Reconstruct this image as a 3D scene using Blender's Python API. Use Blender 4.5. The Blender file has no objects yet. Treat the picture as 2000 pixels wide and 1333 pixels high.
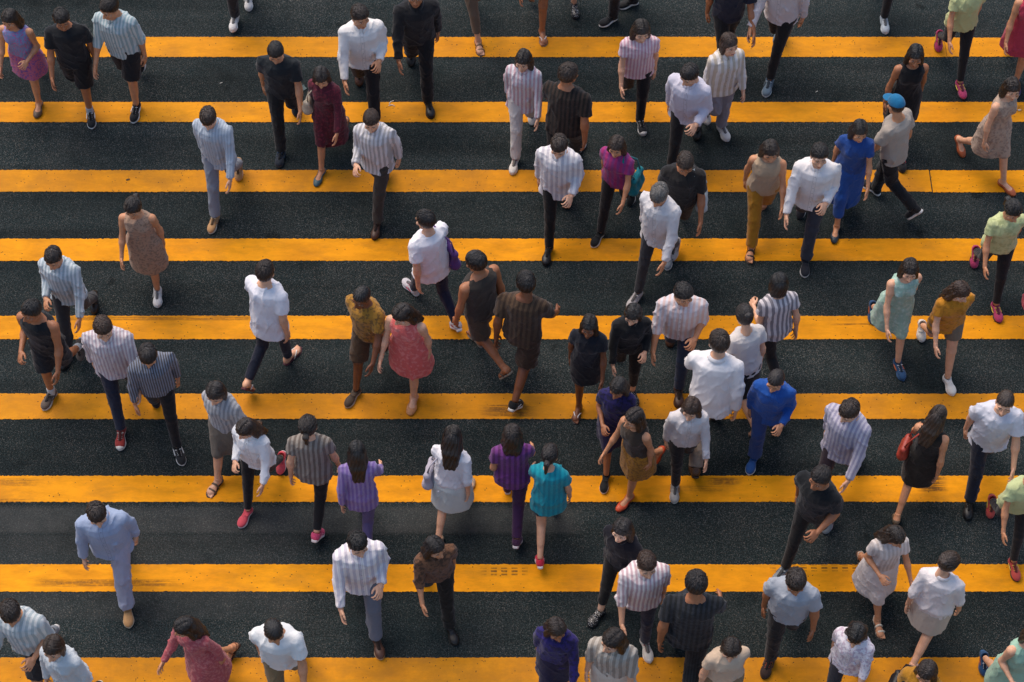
import bpy, math, random
import numpy as np
from mathutils import Vector, Matrix

# ------------------------------------------------------------------ camera, sky, sun, exposure
C = bpy.context.scene.collection
SC = bpy.context.scene
PITCH = math.radians(56.0)
FPX = 6000.0 / math.tan(PITCH)                 # focal length in photo pixels (photo 2000 wide)
CAM_H = FPX * math.sin(PITCH) ** 2 / 153.6     # metres above the road
CAM_BACK = CAM_H / math.tan(PITCH)
cam_d = bpy.data.cameras.new('camera')
cam_d.sensor_width = 36.0
cam_d.lens = FPX / 2000.0 * 36.0
cam_d.clip_end = 2000.0
cam = bpy.data.objects.new('camera', cam_d)
C.objects.link(cam)
cam.location = (0, -CAM_BACK, CAM_H)
cam.rotation_euler = (math.pi / 2 - PITCH, 0, 0)
SC.camera = cam

SUN_EL, SUN_AZ = math.radians(58), math.radians(-35)     # azimuth from +Y towards +X
world = bpy.data.worlds.new('World')
SC.world = world
world.use_nodes = True
wn = world.node_tree
wbg = wn.nodes['Background']
sky = wn.nodes.new('ShaderNodeTexSky')
sky.sky_type = 'NISHITA'
sky.sun_disc = False
sky.sun_elevation = SUN_EL
sky.sun_rotation = SUN_AZ
sky.dust_density = 2.0
wn.links.new(sky.outputs[0], wbg.inputs[0])
wbg.inputs[1].default_value = 0.092
sun_d = bpy.data.lights.new('sun', 'SUN')
sun_d.energy = 1.35
sun_d.angle = math.radians(48)
sun_d.color = (1.0, 0.86, 0.72)
sun = bpy.data.objects.new('sun', sun_d)
C.objects.link(sun)
sdir = Vector((math.cos(SUN_EL) * math.sin(SUN_AZ), math.cos(SUN_EL) * math.cos(SUN_AZ), math.sin(SUN_EL)))
sun.rotation_euler = sdir.to_track_quat('Z', 'Y').to_euler()
sun.location = sdir * 30
SC.view_settings.view_transform = 'Standard'
SC.view_settings.look = 'None'
SC.view_settings.gamma = 1.0
SC.view_settings.exposure = 1.02

random.seed(7)
rng = np.random.default_rng(7)


def ground(px, py, z=0.0):
    """the point at height z that the photo shows at pixel (px, py)"""
    r = (py - 666.5) / FPX
    c = (px - 1000.0) / FPX
    cp, sp = math.cos(PITCH), math.sin(PITCH)
    d = Vector((c, cp - r * sp, -(sp + r * cp)))
    t = (z - CAM_H) / d.z
    return Vector((c * t, -CAM_BACK + d.y * t, z))


# ------------------------------------------------------------------ materials
def lin(h):
    h = h.lstrip('#')
    out = []
    for i in (0, 2, 4):
        v = int(h[i:i + 2], 16) / 255
        out.append(v / 12.92 if v <= 0.04045 else ((v + 0.055) / 1.055) ** 2.4)
    return tuple(out)


class NT:
    def __init__(self, name):
        self.m = bpy.data.materials.new(name)
        self.m.use_nodes = True
        self.t = self.m.node_tree
        self.b = self.t.nodes['Principled BSDF']

    def n(self, kind, **kw):
        nd = self.t.nodes.new('ShaderNode' + kind)
        for k, v in kw.items():
            if k.startswith('i_'):
                nd.inputs[k[2:]].default_value = v
            else:
                setattr(nd, k, v)
        return nd

    def l(self, a, b):
        self.t.links.new(a, b)

    def math(self, op, a, b=None, c=None, clamp=False):
        nd = self.t.nodes.new('ShaderNodeMath')
        nd.operation = op
        nd.use_clamp = clamp
        for i, v in enumerate((a, b, c)):
            if v is None:
                continue
            if isinstance(v, (int, float)):
                nd.inputs[i].default_value = v
            else:
                self.l(v, nd.inputs[i])
        return nd.outputs[0]

    def mix(self, fac, a, b, blend='MIX'):
        nd = self.t.nodes.new('ShaderNodeMix')
        nd.data_type = 'RGBA'
        nd.blend_type = blend
        for sock, v in ((nd.inputs[0], fac), (nd.inputs[6], a), (nd.inputs[7], b)):
            if isinstance(v, (int, float)):
                sock.default_value = v
            elif isinstance(v, tuple):
                sock.default_value = (*v[:3], 1)
            else:
                self.l(v, sock)
        return nd.outputs[2]

    def ramp(self, v, stops):
        nd = self.t.nodes.new('ShaderNodeValToRGB')
        e = nd.color_ramp.elements
        while len(e) < len(stops):
            e.new(0.5)
        for el, (p, col) in zip(e, stops):
            el.position = p
            el.color = (*col, 1) if isinstance(col, tuple) else (col, col, col, 1)
        self.l(v, nd.inputs[0])
        return nd.outputs[0]

    def coords(self, scale=(1, 1, 1)):
        tc = self.n('TexCoord')
        mp = self.n('Mapping')
        mp.inputs['Scale'].default_value = scale
        self.l(tc.outputs['Object'], mp.inputs[0])
        return mp.outputs[0]

    def noise(self, vec, scale, detail=3.0, rough=0.55):
        nd = self.n('TexNoise')
        nd.inputs['Scale'].default_value = scale
        nd.inputs['Detail'].default_value = detail
        nd.inputs['Roughness'].default_value = rough
        self.l(vec, nd.inputs['Vector'])
        return nd.outputs[0]

    def bump(self, h, strength, dist):
        nd = self.n('Bump')
        nd.inputs['Strength'].default_value = strength
        nd.inputs['Distance'].default_value = dist
        self.l(h, nd.inputs['Height'])
        self.l(nd.outputs[0], self.b.inputs['Normal'])


MATS = {}


def fabric(col, pat=None, rough=0.85, placket=False):
    """woven cloth; pat = (kind, second colour, scale)"""
    key = ('fab', col, pat, rough, placket)
    if key in MATS:
        return MATS[key]
    t = NT('cloth')
    c1 = lin(col)
    v = t.coords()
    base = c1
    if pat:
        c2 = lin(pat[1])
        s = pat[2] * (3.0 if pat[0] != 'print' else 5.5)
        sep = t.n('SeparateXYZ')
        wob = t.n('VectorMath', operation='ADD')
        nz = t.n('TexNoise')
        nz.inputs['Scale'].default_value = 9
        t.l(v, nz.inputs['Vector'])
        sc = t.n('VectorMath', operation='SCALE')
        sc.inputs['Scale'].default_value = 0.012
        t.l(nz.outputs[1], sc.inputs[0])
        t.l(v, wob.inputs[0])
        t.l(sc.outputs[0], wob.inputs[1])
        t.l(wob.outputs[0], sep.inputs[0])
        def band(o, duty=0.0):
            return t.math('GREATER_THAN', t.math('SINE', t.math('MULTIPLY', o, s * 6.2832)), duty)
        if pat[0] == 'vstripe':
            f = band(sep.outputs[0])
        elif pat[0] == 'hstripe':
            f = band(sep.outputs[2])
        elif pat[0] == 'check':
            f = t.math('MULTIPLY', t.math('ADD', band(sep.outputs[0], .2), band(sep.outputs[2], .2)), 0.5)
        else:   # print: blotches
            f = t.ramp(t.noise(v, s, 2, .5), [(0.52, 0.0), (0.57, 1.0)])
        if pat[0] != 'print':
            f = t.math('MULTIPLY', f, .75)
        base = t.mix(f, c1, c2)
    if placket:
        sp = t.n('SeparateXYZ')
        t.l(v, sp.inputs[0])
        ax = t.math('ABSOLUTE', sp.outputs[0])
        front = t.math('GREATER_THAN', sp.outputs[1], 0.02)
        seam = t.math('LESS_THAN', t.math('ABSOLUTE', t.math('SUBTRACT', ax, .017)), .0022)
        bz = t.math('SUBTRACT', t.math('FRACT', t.math('MULTIPLY', sp.outputs[2], 11)), .5)
        bt = t.math('LESS_THAN', t.math('ADD', t.math('POWER', t.math('MULTIPLY', ax, 11), 2), t.math('POWER', bz, 2)), .006)
        mk = t.math('MULTIPLY', t.math('MAXIMUM', t.math('MULTIPLY', seam, .45), t.math('MULTIPLY', bt, .6)), front)
        base = t.mix(mk, base, tuple(q * .35 for q in c1))
    big = t.ramp(t.noise(v, 4.0, 3, .6), [(0.3, 0.92), (0.7, 1.04)])
    t.l(t.mix(1.0, base, big, 'MULTIPLY'), t.b.inputs['Base Color'])
    t.b.inputs['Roughness'].default_value = rough
    t.b.inputs['Sheen Weight'].default_value = 0.15
    t.b.inputs['Specular IOR Level'].default_value = 0.25
    nd = t.n('TexNoise', noise_type='RIDGED_MULTIFRACTAL')
    nd.inputs['Scale'].default_value = 7.5
    nd.inputs['Detail'].default_value = 2.0
    nd.inputs['Distortion'].default_value = 0.6
    t.l(t.coords((1, 1, 0.6)), nd.inputs['Vector'])
    h1 = t.noise(t.coords((1, 1, 0.55)), 20, 4, .6)
    h2 = t.noise(v, 420, 1, .5)
    hh = t.math('ADD', t.math('MULTIPLY', nd.outputs[0], .45), t.math('MULTIPLY', h1, .55))
    t.bump(t.math('ADD', hh, t.math('MULTIPLY', h2, 0.06)), 0.9, 0.017)
    MATS[key] = t.m
    return t.m


def leather(col, rough=0.45, name='leather'):
    key = ('lea', col, rough, name)
    if key in MATS:
        return MATS[key]
    t = NT(name)
    v = t.coords()
    m = t.ramp(t.noise(v, 30, 4, .6), [(0.3, 0.75), (0.7, 1.15)])
    t.l(t.mix(1.0, lin(col), m, 'MULTIPLY'), t.b.inputs['Base Color'])
    t.b.inputs['Roughness'].default_value = rough
    t.bump(t.noise(v, 180, 3), 0.4, 0.003)
    MATS[key] = t.m
    return t.m


def studded(col, stud):
    key = ('stud', col, stud)
    if key in MATS:
        return MATS[key]
    t = NT('studded_leather')
    v = t.coords()
    vo = t.n('TexVoronoi')
    vo.inputs['Scale'].default_value = 75
    t.l(v, vo.inputs['Vector'])
    f = t.math('LESS_THAN', vo.outputs['Distance'], 0.3)
    t.l(t.mix(f, lin(col), lin(stud)), t.b.inputs['Base Color'])
    t.b.inputs['Roughness'].default_value = 0.4
    MATS[key] = t.m
    return t.m


def skin(col):
    key = ('skin', col)
    if key in MATS:
        return MATS[key]
    t = NT('skin')
    v = t.coords()
    m = t.ramp(t.noise(v, 14, 5, .65), [(0.3, (0.84, 0.80, 0.78)), (0.7, (1.08, 1.06, 1.05))])
    t.l(t.mix(1.0, lin(col), m, 'MULTIPLY'), t.b.inputs['Base Color'])
    t.b.inputs['Roughness'].default_value = 0.52
    t.b.inputs['Subsurface Weight'].default_value = 0.08
    t.b.inputs['Subsurface Radius'].default_value = (0.012, 0.005, 0.003)
    t.bump(t.noise(v, 260, 2), 0.15, 0.002)
    MATS[key] = t.m
    return t.m


def hair_mat(col):
    key = ('hair', col)
    if key in MATS:
        return MATS[key]
    t = NT('hair')
    v = t.coords((1, 1, 0.12))
    s = t.ramp(t.noise(v, 90, 5, .75), [(0.30, 0.40), (0.52, 1.0), (0.72, 2.6)])
    t.l(t.mix(1.0, lin(col), s, 'MULTIPLY'), t.b.inputs['Base Color'])
    t.b.inputs['Roughness'].default_value = 0.36
    t.b.inputs['Specular IOR Level'].default_value = 0.75
    t.bump(t.noise(v, 75, 4, .75), 1.0, 0.012)
    MATS[key] = t.m
    return t.m


def plain(col, rough=0.5, name='rubber'):
    key = (name, col, rough)
    if key in MATS:
        return MATS[key]
    t = NT(name)
    v = t.coords()
    m = t.ramp(t.noise(v, 22, 4, .6), [(0.35, 0.82), (0.7, 1.05)])
    t.l(t.mix(1.0, lin(col), m, 'MULTIPLY'), t.b.inputs['Base Color'])
    t.b.inputs['Roughness'].default_value = rough
    MATS[key] = t.m
    return t.m


# ------------------------------------------------------------------ mesh helpers
def mesh_np(name, V, F4=None, F3=None, smooth=True, fmat=None):
    me = bpy.data.meshes.new(name)
    V = np.asarray(V, np.float32)
    n4 = 0 if F4 is None else len(F4)
    n3 = 0 if F3 is None else len(F3)
    me.vertices.add(len(V))
    me.vertices.foreach_set('co', V.ravel())
    loops = []
    starts = []
    if n4:
        loops.append(np.asarray(F4, np.int32).ravel())
        starts.append(np.arange(n4) * 4)
    if n3:
        loops.append(np.asarray(F3, np.int32).ravel())
        starts.append(n4 * 4 + np.arange(n3) * 3)
    L = np.concatenate(loops).astype(np.int32)
    S = np.concatenate(starts).astype(np.int32)
    me.loops.add(len(L))
    me.loops.foreach_set('vertex_index', L)
    me.polygons.add(len(S))
    me.polygons.foreach_set('loop_start', S)
    me.polygons.foreach_set('use_smooth', np.full(len(S), bool(smooth)))
    if fmat is not None:
        me.polygons.foreach_set('material_index', np.asarray(fmat, np.int32))
    me.update(calc_edges=True)
    me.validate()
    return me


def link(name, me, mat=None, parent=None):
    o = bpy.data.objects.new(name, me)
    C.objects.link(o)
    if mat is not None:
        mats = mat if isinstance(mat, (list, tuple)) else [mat]
        while len(me.materials) < len(mats):
            me.materials.append(None)
        for i, m in enumerate(mats):
            o.material_slots[i].link = 'OBJECT'
            o.material_slots[i].material = m
    if parent is not None:
        o.parent = parent
    return o


# signed-distance building blocks: each primitive is (lo, hi, distance function of P[...,3])
def smin(a, b, k):
    if k <= 0:
        return np.minimum(a, b)
    h = np.clip(0.5 + 0.5 * (b - a) / k, 0, 1)
    return b + (a - b) * h - k * h * (1 - h)


def A3(v):
    return np.array([v[0], v[1], v[2]], np.float64)


def rc(a, b, ra, rb):
    """round cone"""
    a, b = A3(a), A3(b)
    r = max(ra, rb)
    ab = b - a
    L2 = float(ab @ ab) + 1e-12

    def f(P):
        pa = P - a
        t = np.clip((pa @ ab) / L2, 0, 1)
        q = pa - t[..., None] * ab
        return np.sqrt((q * q).sum(-1)) - (ra + (rb - ra) * t)
    return (np.minimum(a, b) - r, np.maximum(a, b) + r, f)


def ell(c, r, R=None):
    c, r = A3(c), A3(r)
    m = r.max()

    def f(P):
        q = P - c
        if R is not None:
            q = q @ R          # R columns = local axes
        k0 = np.sqrt(((q / r) ** 2).sum(-1))
        k1 = np.sqrt(((q / (r * r)) ** 2).sum(-1)) + 1e-9
        return k0 * (k0 - 1) / k1
    return (c - m, c + m, f)


def prof(M, zs, a, b, yo, tw0=0.0, tw1=0.0, fold=None):
    """elliptic body of revolution along local z of the frame M (4x4), twisting from tw0 to tw1"""
    Mi = np.linalg.inv(M)
    zs, a, b, yo = (np.asarray(q, float) for q in (zs, a, b, yo))
    m = max(a.max(), b.max()) + 0.04
    pts = np.array([(M @ np.array([0, 0, z, 1]))[:3] for z in (zs[0], zs[-1])])

    def f(P):
        q = P @ Mi[:3, :3].T + Mi[:3, 3]
        z = q[..., 2]
        tz = np.clip((z - zs[0]) / (zs[-1] - zs[0]), 0, 1)
        tw = tw0 + (tw1 - tw0) * tz
        c, s = np.cos(tw), np.sin(tw)
        x = q[..., 0] * c + q[..., 1] * s
        y = -q[..., 0] * s + q[..., 1] * c - np.interp(z, zs, yo)
        aa, bb = np.interp(z, zs, a), np.interp(z, zs, b)
        if fold is not None:
            k = fold(np.arctan2(y / bb, x / aa), z)
            aa, bb = aa * k, bb * k
        k0 = np.sqrt((x / aa) ** 2 + (y / bb) ** 2) + 1e-9
        k1 = np.sqrt((x / aa ** 2) ** 2 + (y / bb ** 2) ** 2) + 1e-9
        d = k0 * (k0 - 1) / k1
        dz = np.maximum(z - zs[-1], zs[0] - z)
        return np.maximum(d, dz)
    return (pts.min(0) - m, pts.max(0) + m, f)


def cutprim(prims, k, planes):
    """several primitives blended, then trimmed by planes (point, normal)"""
    lo = np.min([p[0] for p in prims], 0)
    hi = np.max([p[1] for p in prims], 0)

    def f(P):
        d = prims[0][2](P)
        for p in prims[1:]:
            d = smin(d, p[2](P), k)
        for q, n in planes:
            d = np.maximum(d, (P - A3(q)) @ A3(n))
        return d
    return (lo, hi, f)


class Field:
    def __init__(self, lo, hi, h):
        self.h = h
        self.lo = np.asarray(lo, float) - 2.5 * h
        n = np.ceil((np.asarray(hi, float) + 2.5 * h - self.lo) / h).astype(int) + 1
        self.n = n
        self.F = np.full(n, 0.2, np.float32)
        self.ax = [self.lo[i] + h * np.arange(n[i]) for i in range(3)]

    @staticmethod
    def of(prims, h, k=0.02):
        lo = np.min([p[0] for p in prims], 0)
        hi = np.max([p[1] for p in prims], 0)
        fd = Field(lo, hi, h)
        for p in prims:
            fd.add(p, k if len(p) < 4 else p[3])
        return fd

    def sl(self, lo, hi, pad):
        i0 = np.clip(np.floor((lo - pad - self.lo) / self.h).astype(int), 0, self.n - 1)
        i1 = np.clip(np.ceil((hi + pad - self.lo) / self.h).astype(int) + 1, 1, self.n)
        return tuple(slice(a, b) for a, b in zip(i0, i1))

    def P(self, s=None):
        ax = self.ax if s is None else [self.ax[i][s[i]] for i in range(3)]
        g = np.meshgrid(*ax, indexing='ij')
        return np.stack(g, -1)

    def add(self, p, k):
        s = self.sl(p[0], p[1], max(k, 0.0) + 2.5 * self.h)
        d = p[2](self.P(s)).astype(np.float32)
        self.F[s] = smin(self.F[s], d, k)

    def sub(self, p, k=0.0):
        s = self.sl(p[0], p[1], max(k, 0) + 2.5 * self.h)
        d = p[2](self.P(s)).astype(np.float32)
        self.F[s] = -smin(-self.F[s], d, k) if k > 0 else np.maximum(self.F[s], -d)

    def cut(self, point, normal, near=None, rad=0.3):
        """remove the half space on the normal's side (only within rad of near, when given)"""
        P = self.P()
        d = ((P - A3(point)) @ A3(normal)).astype(np.float32)
        if near is not None:
            far = (np.sqrt(((P - A3(near)) ** 2).sum(-1)) - rad).astype(np.float32)
            d = np.where(far < 0, d, -1.0).astype(np.float32)
        self.F = np.maximum(self.F, d)

    def mesh(self, relax=1):
        return surfnet(self.F, self.lo, self.h, relax)


def surfnet(F, lo, h, relax=1):
    S = F < 0
    nx, ny, nz = F.shape
    cnt = np.zeros((nx - 1, ny - 1, nz - 1), np.int8)
    for dx in (0, 1):
        for dy in (0, 1):
            for dz in (0, 1):
                cnt += S[dx:nx - 1 + dx, dy:ny - 1 + dy, dz:nz - 1 + dz]
    I, J, K = np.nonzero((cnt > 0) & (cnt < 8))
    idx = np.full(cnt.shape, -1, np.int32)
    idx[I, J, K] = np.arange(len(I))
    acc = np.zeros((len(I), 3))
    num = np.zeros(len(I))
    for ax in range(3):
        o = [a for a in range(3) if a != ax]
        for u in (0, 1):
            for w in (0, 1):
                off = [0, 0, 0]
                off[o[0]], off[o[1]] = u, w
                a = (I + off[0], J + off[1], K + off[2])
                off2 = list(off)
                off2[ax] = 1
                b = (I + off2[0], J + off2[1], K + off2[2])
                fa, fb = F[a].astype(float), F[b].astype(float)
                m = (fa < 0) != (fb < 0)
                t = np.where(m, fa / np.where(m, fa - fb, 1), 0)
                pos = np.array(off, float)[None, :] + np.zeros((len(I), 3))
                pos[:, ax] = t
                acc[m] += pos[m]
                num[m] += 1
    V = (np.stack([I, J, K], 1) + acc / num[:, None]) * h + lo
    quads = []
    for ax in range(3):
        o = [(1, 2), (2, 0), (0, 1)][ax]
        sl0 = [slice(None)] * 3
        sl1 = [slice(None)] * 3
        sl0[ax], sl1[ax] = slice(0, -1), slice(1, None)
        a, b = S[tuple(sl0)], S[tuple(sl1)]
        for flip, m in ((False, a & ~b), (True, ~a & b)):
            e = np.array(np.nonzero(m))
            ok = (e[o[0]] > 0) & (e[o[1]] > 0) & (e[o[0]] < F.shape[o[0]] - 1) & (e[o[1]] < F.shape[o[1]] - 1)
            e = e[:, ok]
            q = []
            for du, dv in ((-1, -1), (0, -1), (0, 0), (-1, 0)):
                c = e.copy()
                c[o[0]] += du
                c[o[1]] += dv
                q.append(idx[c[0], c[1], c[2]])
            q = np.stack(q, 1)
            quads.append(q[:, ::-1] if flip else q)
    Q = np.concatenate(quads)
    for _ in range(relax):
        s = np.zeros_like(V)
        n = np.zeros(len(V))
        for i in range(4):
            for j in ((i + 1) % 4, (i - 1) % 4):
                np.add.at(s, Q[:, i], V[Q[:, j]])
                np.add.at(n, Q[:, i], 1)
        V = 0.5 * V + 0.5 * s / np.maximum(n, 1)[:, None]
    return V, Q


def folds(P, seed, amp, freq):
    """soft cloth folds as a sum of warped sine waves"""
    r = np.random.default_rng(seed)
    out = 0
    w = 0.02 * np.sin(P @ (r.normal(size=(3, 3)) * 14) + r.uniform(0, 6, 3))
    Q = P + w
    for i in range(6):
        k = r.normal(size=3)
        k[2] *= 0.38
        k /= np.linalg.norm(k)
        f = freq * r.uniform(0.5, 1.5)
        s = 1 - np.abs(np.sin(Q @ (k * f) * .5 + r.uniform(0, 6.28)))
        g = .5 + .5 * np.sin(Q @ (r.normal(size=3) * 7) + r.uniform(0, 6.28))     # folds come and go
        out = out + (s ** 2.2 - .28) * g * r.uniform(.6, 1.2)
    return amp * out * 2.1


def fold_mesh(V, Q, seed, amp, freq):
    N = np.zeros_like(V)
    a, b, c, d = (V[Q[:, i]] for i in range(4))
    fn = np.cross(c - a, d - b)
    for i in range(4):
        np.add.at(N, Q[:, i], fn)
    N /= np.linalg.norm(N, axis=1)[:, None] + 1e-12
    d = folds(V, seed, amp, freq) + folds(V + 3.1, seed + 11, amp * .4, freq * 1.9)
    d = np.where(d < 0, d * .3, d)
    return V + N * d[:, None]


def tube(pts, r, n=6, flat=1.0):
    """open or short tube along pts; returns V, quads"""
    pts = [Vector(p) for p in pts]
    V, Q = [], []
    up = Vector((0.13, 0.21, 0.97)).normalized()
    for i, p in enumerate(pts):
        t = (pts[min(i + 1, len(pts) - 1)] - pts[max(i - 1, 0)]).normalized()
        u = t.cross(up)
        if u.length < 1e-3:
            u = t.cross(Vector((1, 0, 0)))
        u.normalize()
        w = u.cross(t)
        for j in range(n):
            an = 2 * math.pi * j / n
            V.append(p + u * math.cos(an) * r + w * math.sin(an) * r * flat)
    for i in range(len(pts) - 1):
        for j in range(n):
            a, b = i * n + j, i * n + (j + 1) % n
            Q.append((a, b, b + n, a + n))
    for base, rev in ((0, True), ((len(pts) - 1) * n, False)):
        c = [base + j for j in range(n)]
        if n == 6:
            f1, f2 = (c[0], c[1], c[2], c[3]), (c[0], c[3], c[4], c[5])
            for f in (f1, f2):
                Q.append(f[::-1] if rev else f)
        elif n == 4:
            Q.append(tuple(c[::-1]) if rev else tuple(c))
    return np.array([tuple(v) for v in V]), np.array(Q)


def join(parts):
    """parts: list of (V, Q[, material]) -> V, Q, material index per face"""
    Vs, Qs, Ms, n = [], [], [], 0
    for p in parts:
        V, Q = p[0], p[1]
        m = p[2] if len(p) > 2 else 0
        Vs.append(V)
        Qs.append(np.asarray(Q) + n)
        Ms.append(np.full(len(Q), m) if np.isscalar(m) else m)
        n += len(V)
    return np.concatenate(Vs), np.concatenate(Qs), np.concatenate(Ms)


def xf(V, M):
    return V @ M[:3, :3].T + M[:3, 3]


def frame(o, R):
    M = np.eye(4)
    M[:3, :3] = R
    M[:3, 3] = o
    return M


def Rx(a):
    c, s = math.cos(a), math.sin(a)
    return np.array([[1, 0, 0], [0, c, -s], [0, s, c]])


def Ry(a):
    c, s = math.cos(a), math.sin(a)
    return np.array([[c, 0, s], [0, 1, 0], [-s, 0, c]])


def Rz(a):
    c, s = math.cos(a), math.sin(a)
    return np.array([[c, -s, 0], [s, c, 0], [0, 0, 1]])

# ------------------------------------------------------------------ road and markings
def asphalt():
    t = NT('asphalt')
    v = t.coords()
    vo = t.n('TexVoronoi')
    vo.inputs['Scale'].default_value = 135
    t.l(v, vo.inputs['Vector'])
    sep = t.n('SeparateColor')
    t.l(vo.outputs['Color'], sep.inputs[0])
    core = t.ramp(vo.outputs['Distance'], [(0.32, 1.0), (0.58, 0.0)])
    # most stones are dark with binder, a few are worn bright
    bright = t.ramp(sep.outputs[0], [(0.0, 0.0), (0.50, 0.03), (0.72, 0.18), (0.88, 0.46), (1.0, 0.85)])
    tint = t.ramp(sep.outputs[1], [(0.0, (0.25, 0.195, 0.155)), (0.5, (0.19, 0.185, 0.175)), (1.0, (0.14, 0.165, 0.17))])
    fac = t.math('MULTIPLY', core, bright)
    worn = t.ramp(t.noise(v, 0.55, 4, .6), [(0.32, 0.35), (0.68, 1.5)])
    fac = t.math('MULTIPLY', fac, worn, clamp=True)
    patch = t.ramp(t.noise(v, 1.7, 5, .65), [(0.3, (0.0120, 0.0200, 0.0212)), (0.7, (0.0205, 0.0262, 0.0262))])
    fine = t.ramp(t.noise(v, 62, 2, .6), [(0.35, 0.5), (0.7, 1.7)])
    base = t.mix(1.0, patch, fine, 'MULTIPLY')
    col = t.mix(fac, base, tint)
    # oil spots
    sp = t.ramp(t.noise(v, 3.2, 2, .4), [(0.70, 1.0), (0.76, 0.55)])
    col = t.mix(1.0, col, sp, 'MULTIPLY')
    # polished wheel tracks and old patches along the traffic direction
    tr = t.ramp(t.noise(t.coords((.05, 1, 1)), 1.6, 3, .6), [(0.38, 0.74), (0.62, 1.22)])
    col = t.mix(1.0, col, tr, 'MULTIPLY')
    blot = t.ramp(t.noise(v, 1.1, 6, .7), [(0.30, 0.62), (0.46, 1.0)])
    col = t.mix(1.0, col, blot, 'MULTIPLY')
    # a greyer, older strip of surfacing across the lower part of the crossing, ending at a seam
    sp3 = t.n('SeparateXYZ')
    t.l(v, sp3.inputs[0])
    m1 = t.math('MULTIPLY', box_mask(t, sp3.outputs[0], sp3.outputs[1], -900, 986, 1150, 1046, soft=.05), 1.0)
    m2 = t.math('MULTIPLY', box_mask(t, sp3.outputs[0], sp3.outputs[1], -900, 1040, 620, 1215, soft=.05), .55)
    pm = t.math('MULTIPLY', t.math('MAXIMUM', m1, m2), t.ramp(t.noise(v, 2.2, 5, .7), [(0.3, .25), (0.62, 1.0)]))
    col = t.mix(t.math('MULTIPLY', pm, .42), col, (0.088, 0.084, 0.080))
    gv = t.n('TexVoronoi')
    gv.inputs['Scale'].default_value = 1.3
    gv.inputs['Randomness'].default_value = 1.0
    t.l(v, gv.inputs['Vector'])
    gum = t.math('LESS_THAN', gv.outputs['Distance'], .022)
    col = t.mix(t.math('MULTIPLY', gum, .55), col, (0.10, 0.10, 0.095))
    t.l(col, t.b.inputs['Base Color'])
    t.b.inputs['Roughness'].default_value = 0.85
    t.b.inputs['Specular IOR Level'].default_value = 0.06
    hgt = t.math('ADD', t.math('MULTIPLY', core, 0.5), t.noise(v, 45, 3, .6))
    t.bump(hgt, 0.7, 0.006)
    return t.m


def box_mask(t, sx, sy, px0, py0, px1, py1, soft=.04):
    a, b = ground(px0, py1), ground(px1, py0)
    x0, x1, y0, y1 = min(a.x, b.x), max(a.x, b.x), min(a.y, b.y), max(a.y, b.y)
    def edge(s, lo, hi, sf):
        u = t.math('MULTIPLY', t.math('SUBTRACT', s, lo), 1 / sf, clamp=True)
        w = t.math('MULTIPLY', t.math('SUBTRACT', hi, s), 1 / sf, clamp=True)
        return t.math('MULTIPLY', u, w)
    return t.math('MULTIPLY', edge(sx, x0, x1, min(.25, (x1 - x0) * .3)), edge(sy, y0, y1, min(soft, (y1 - y0) * .25)))


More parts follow.
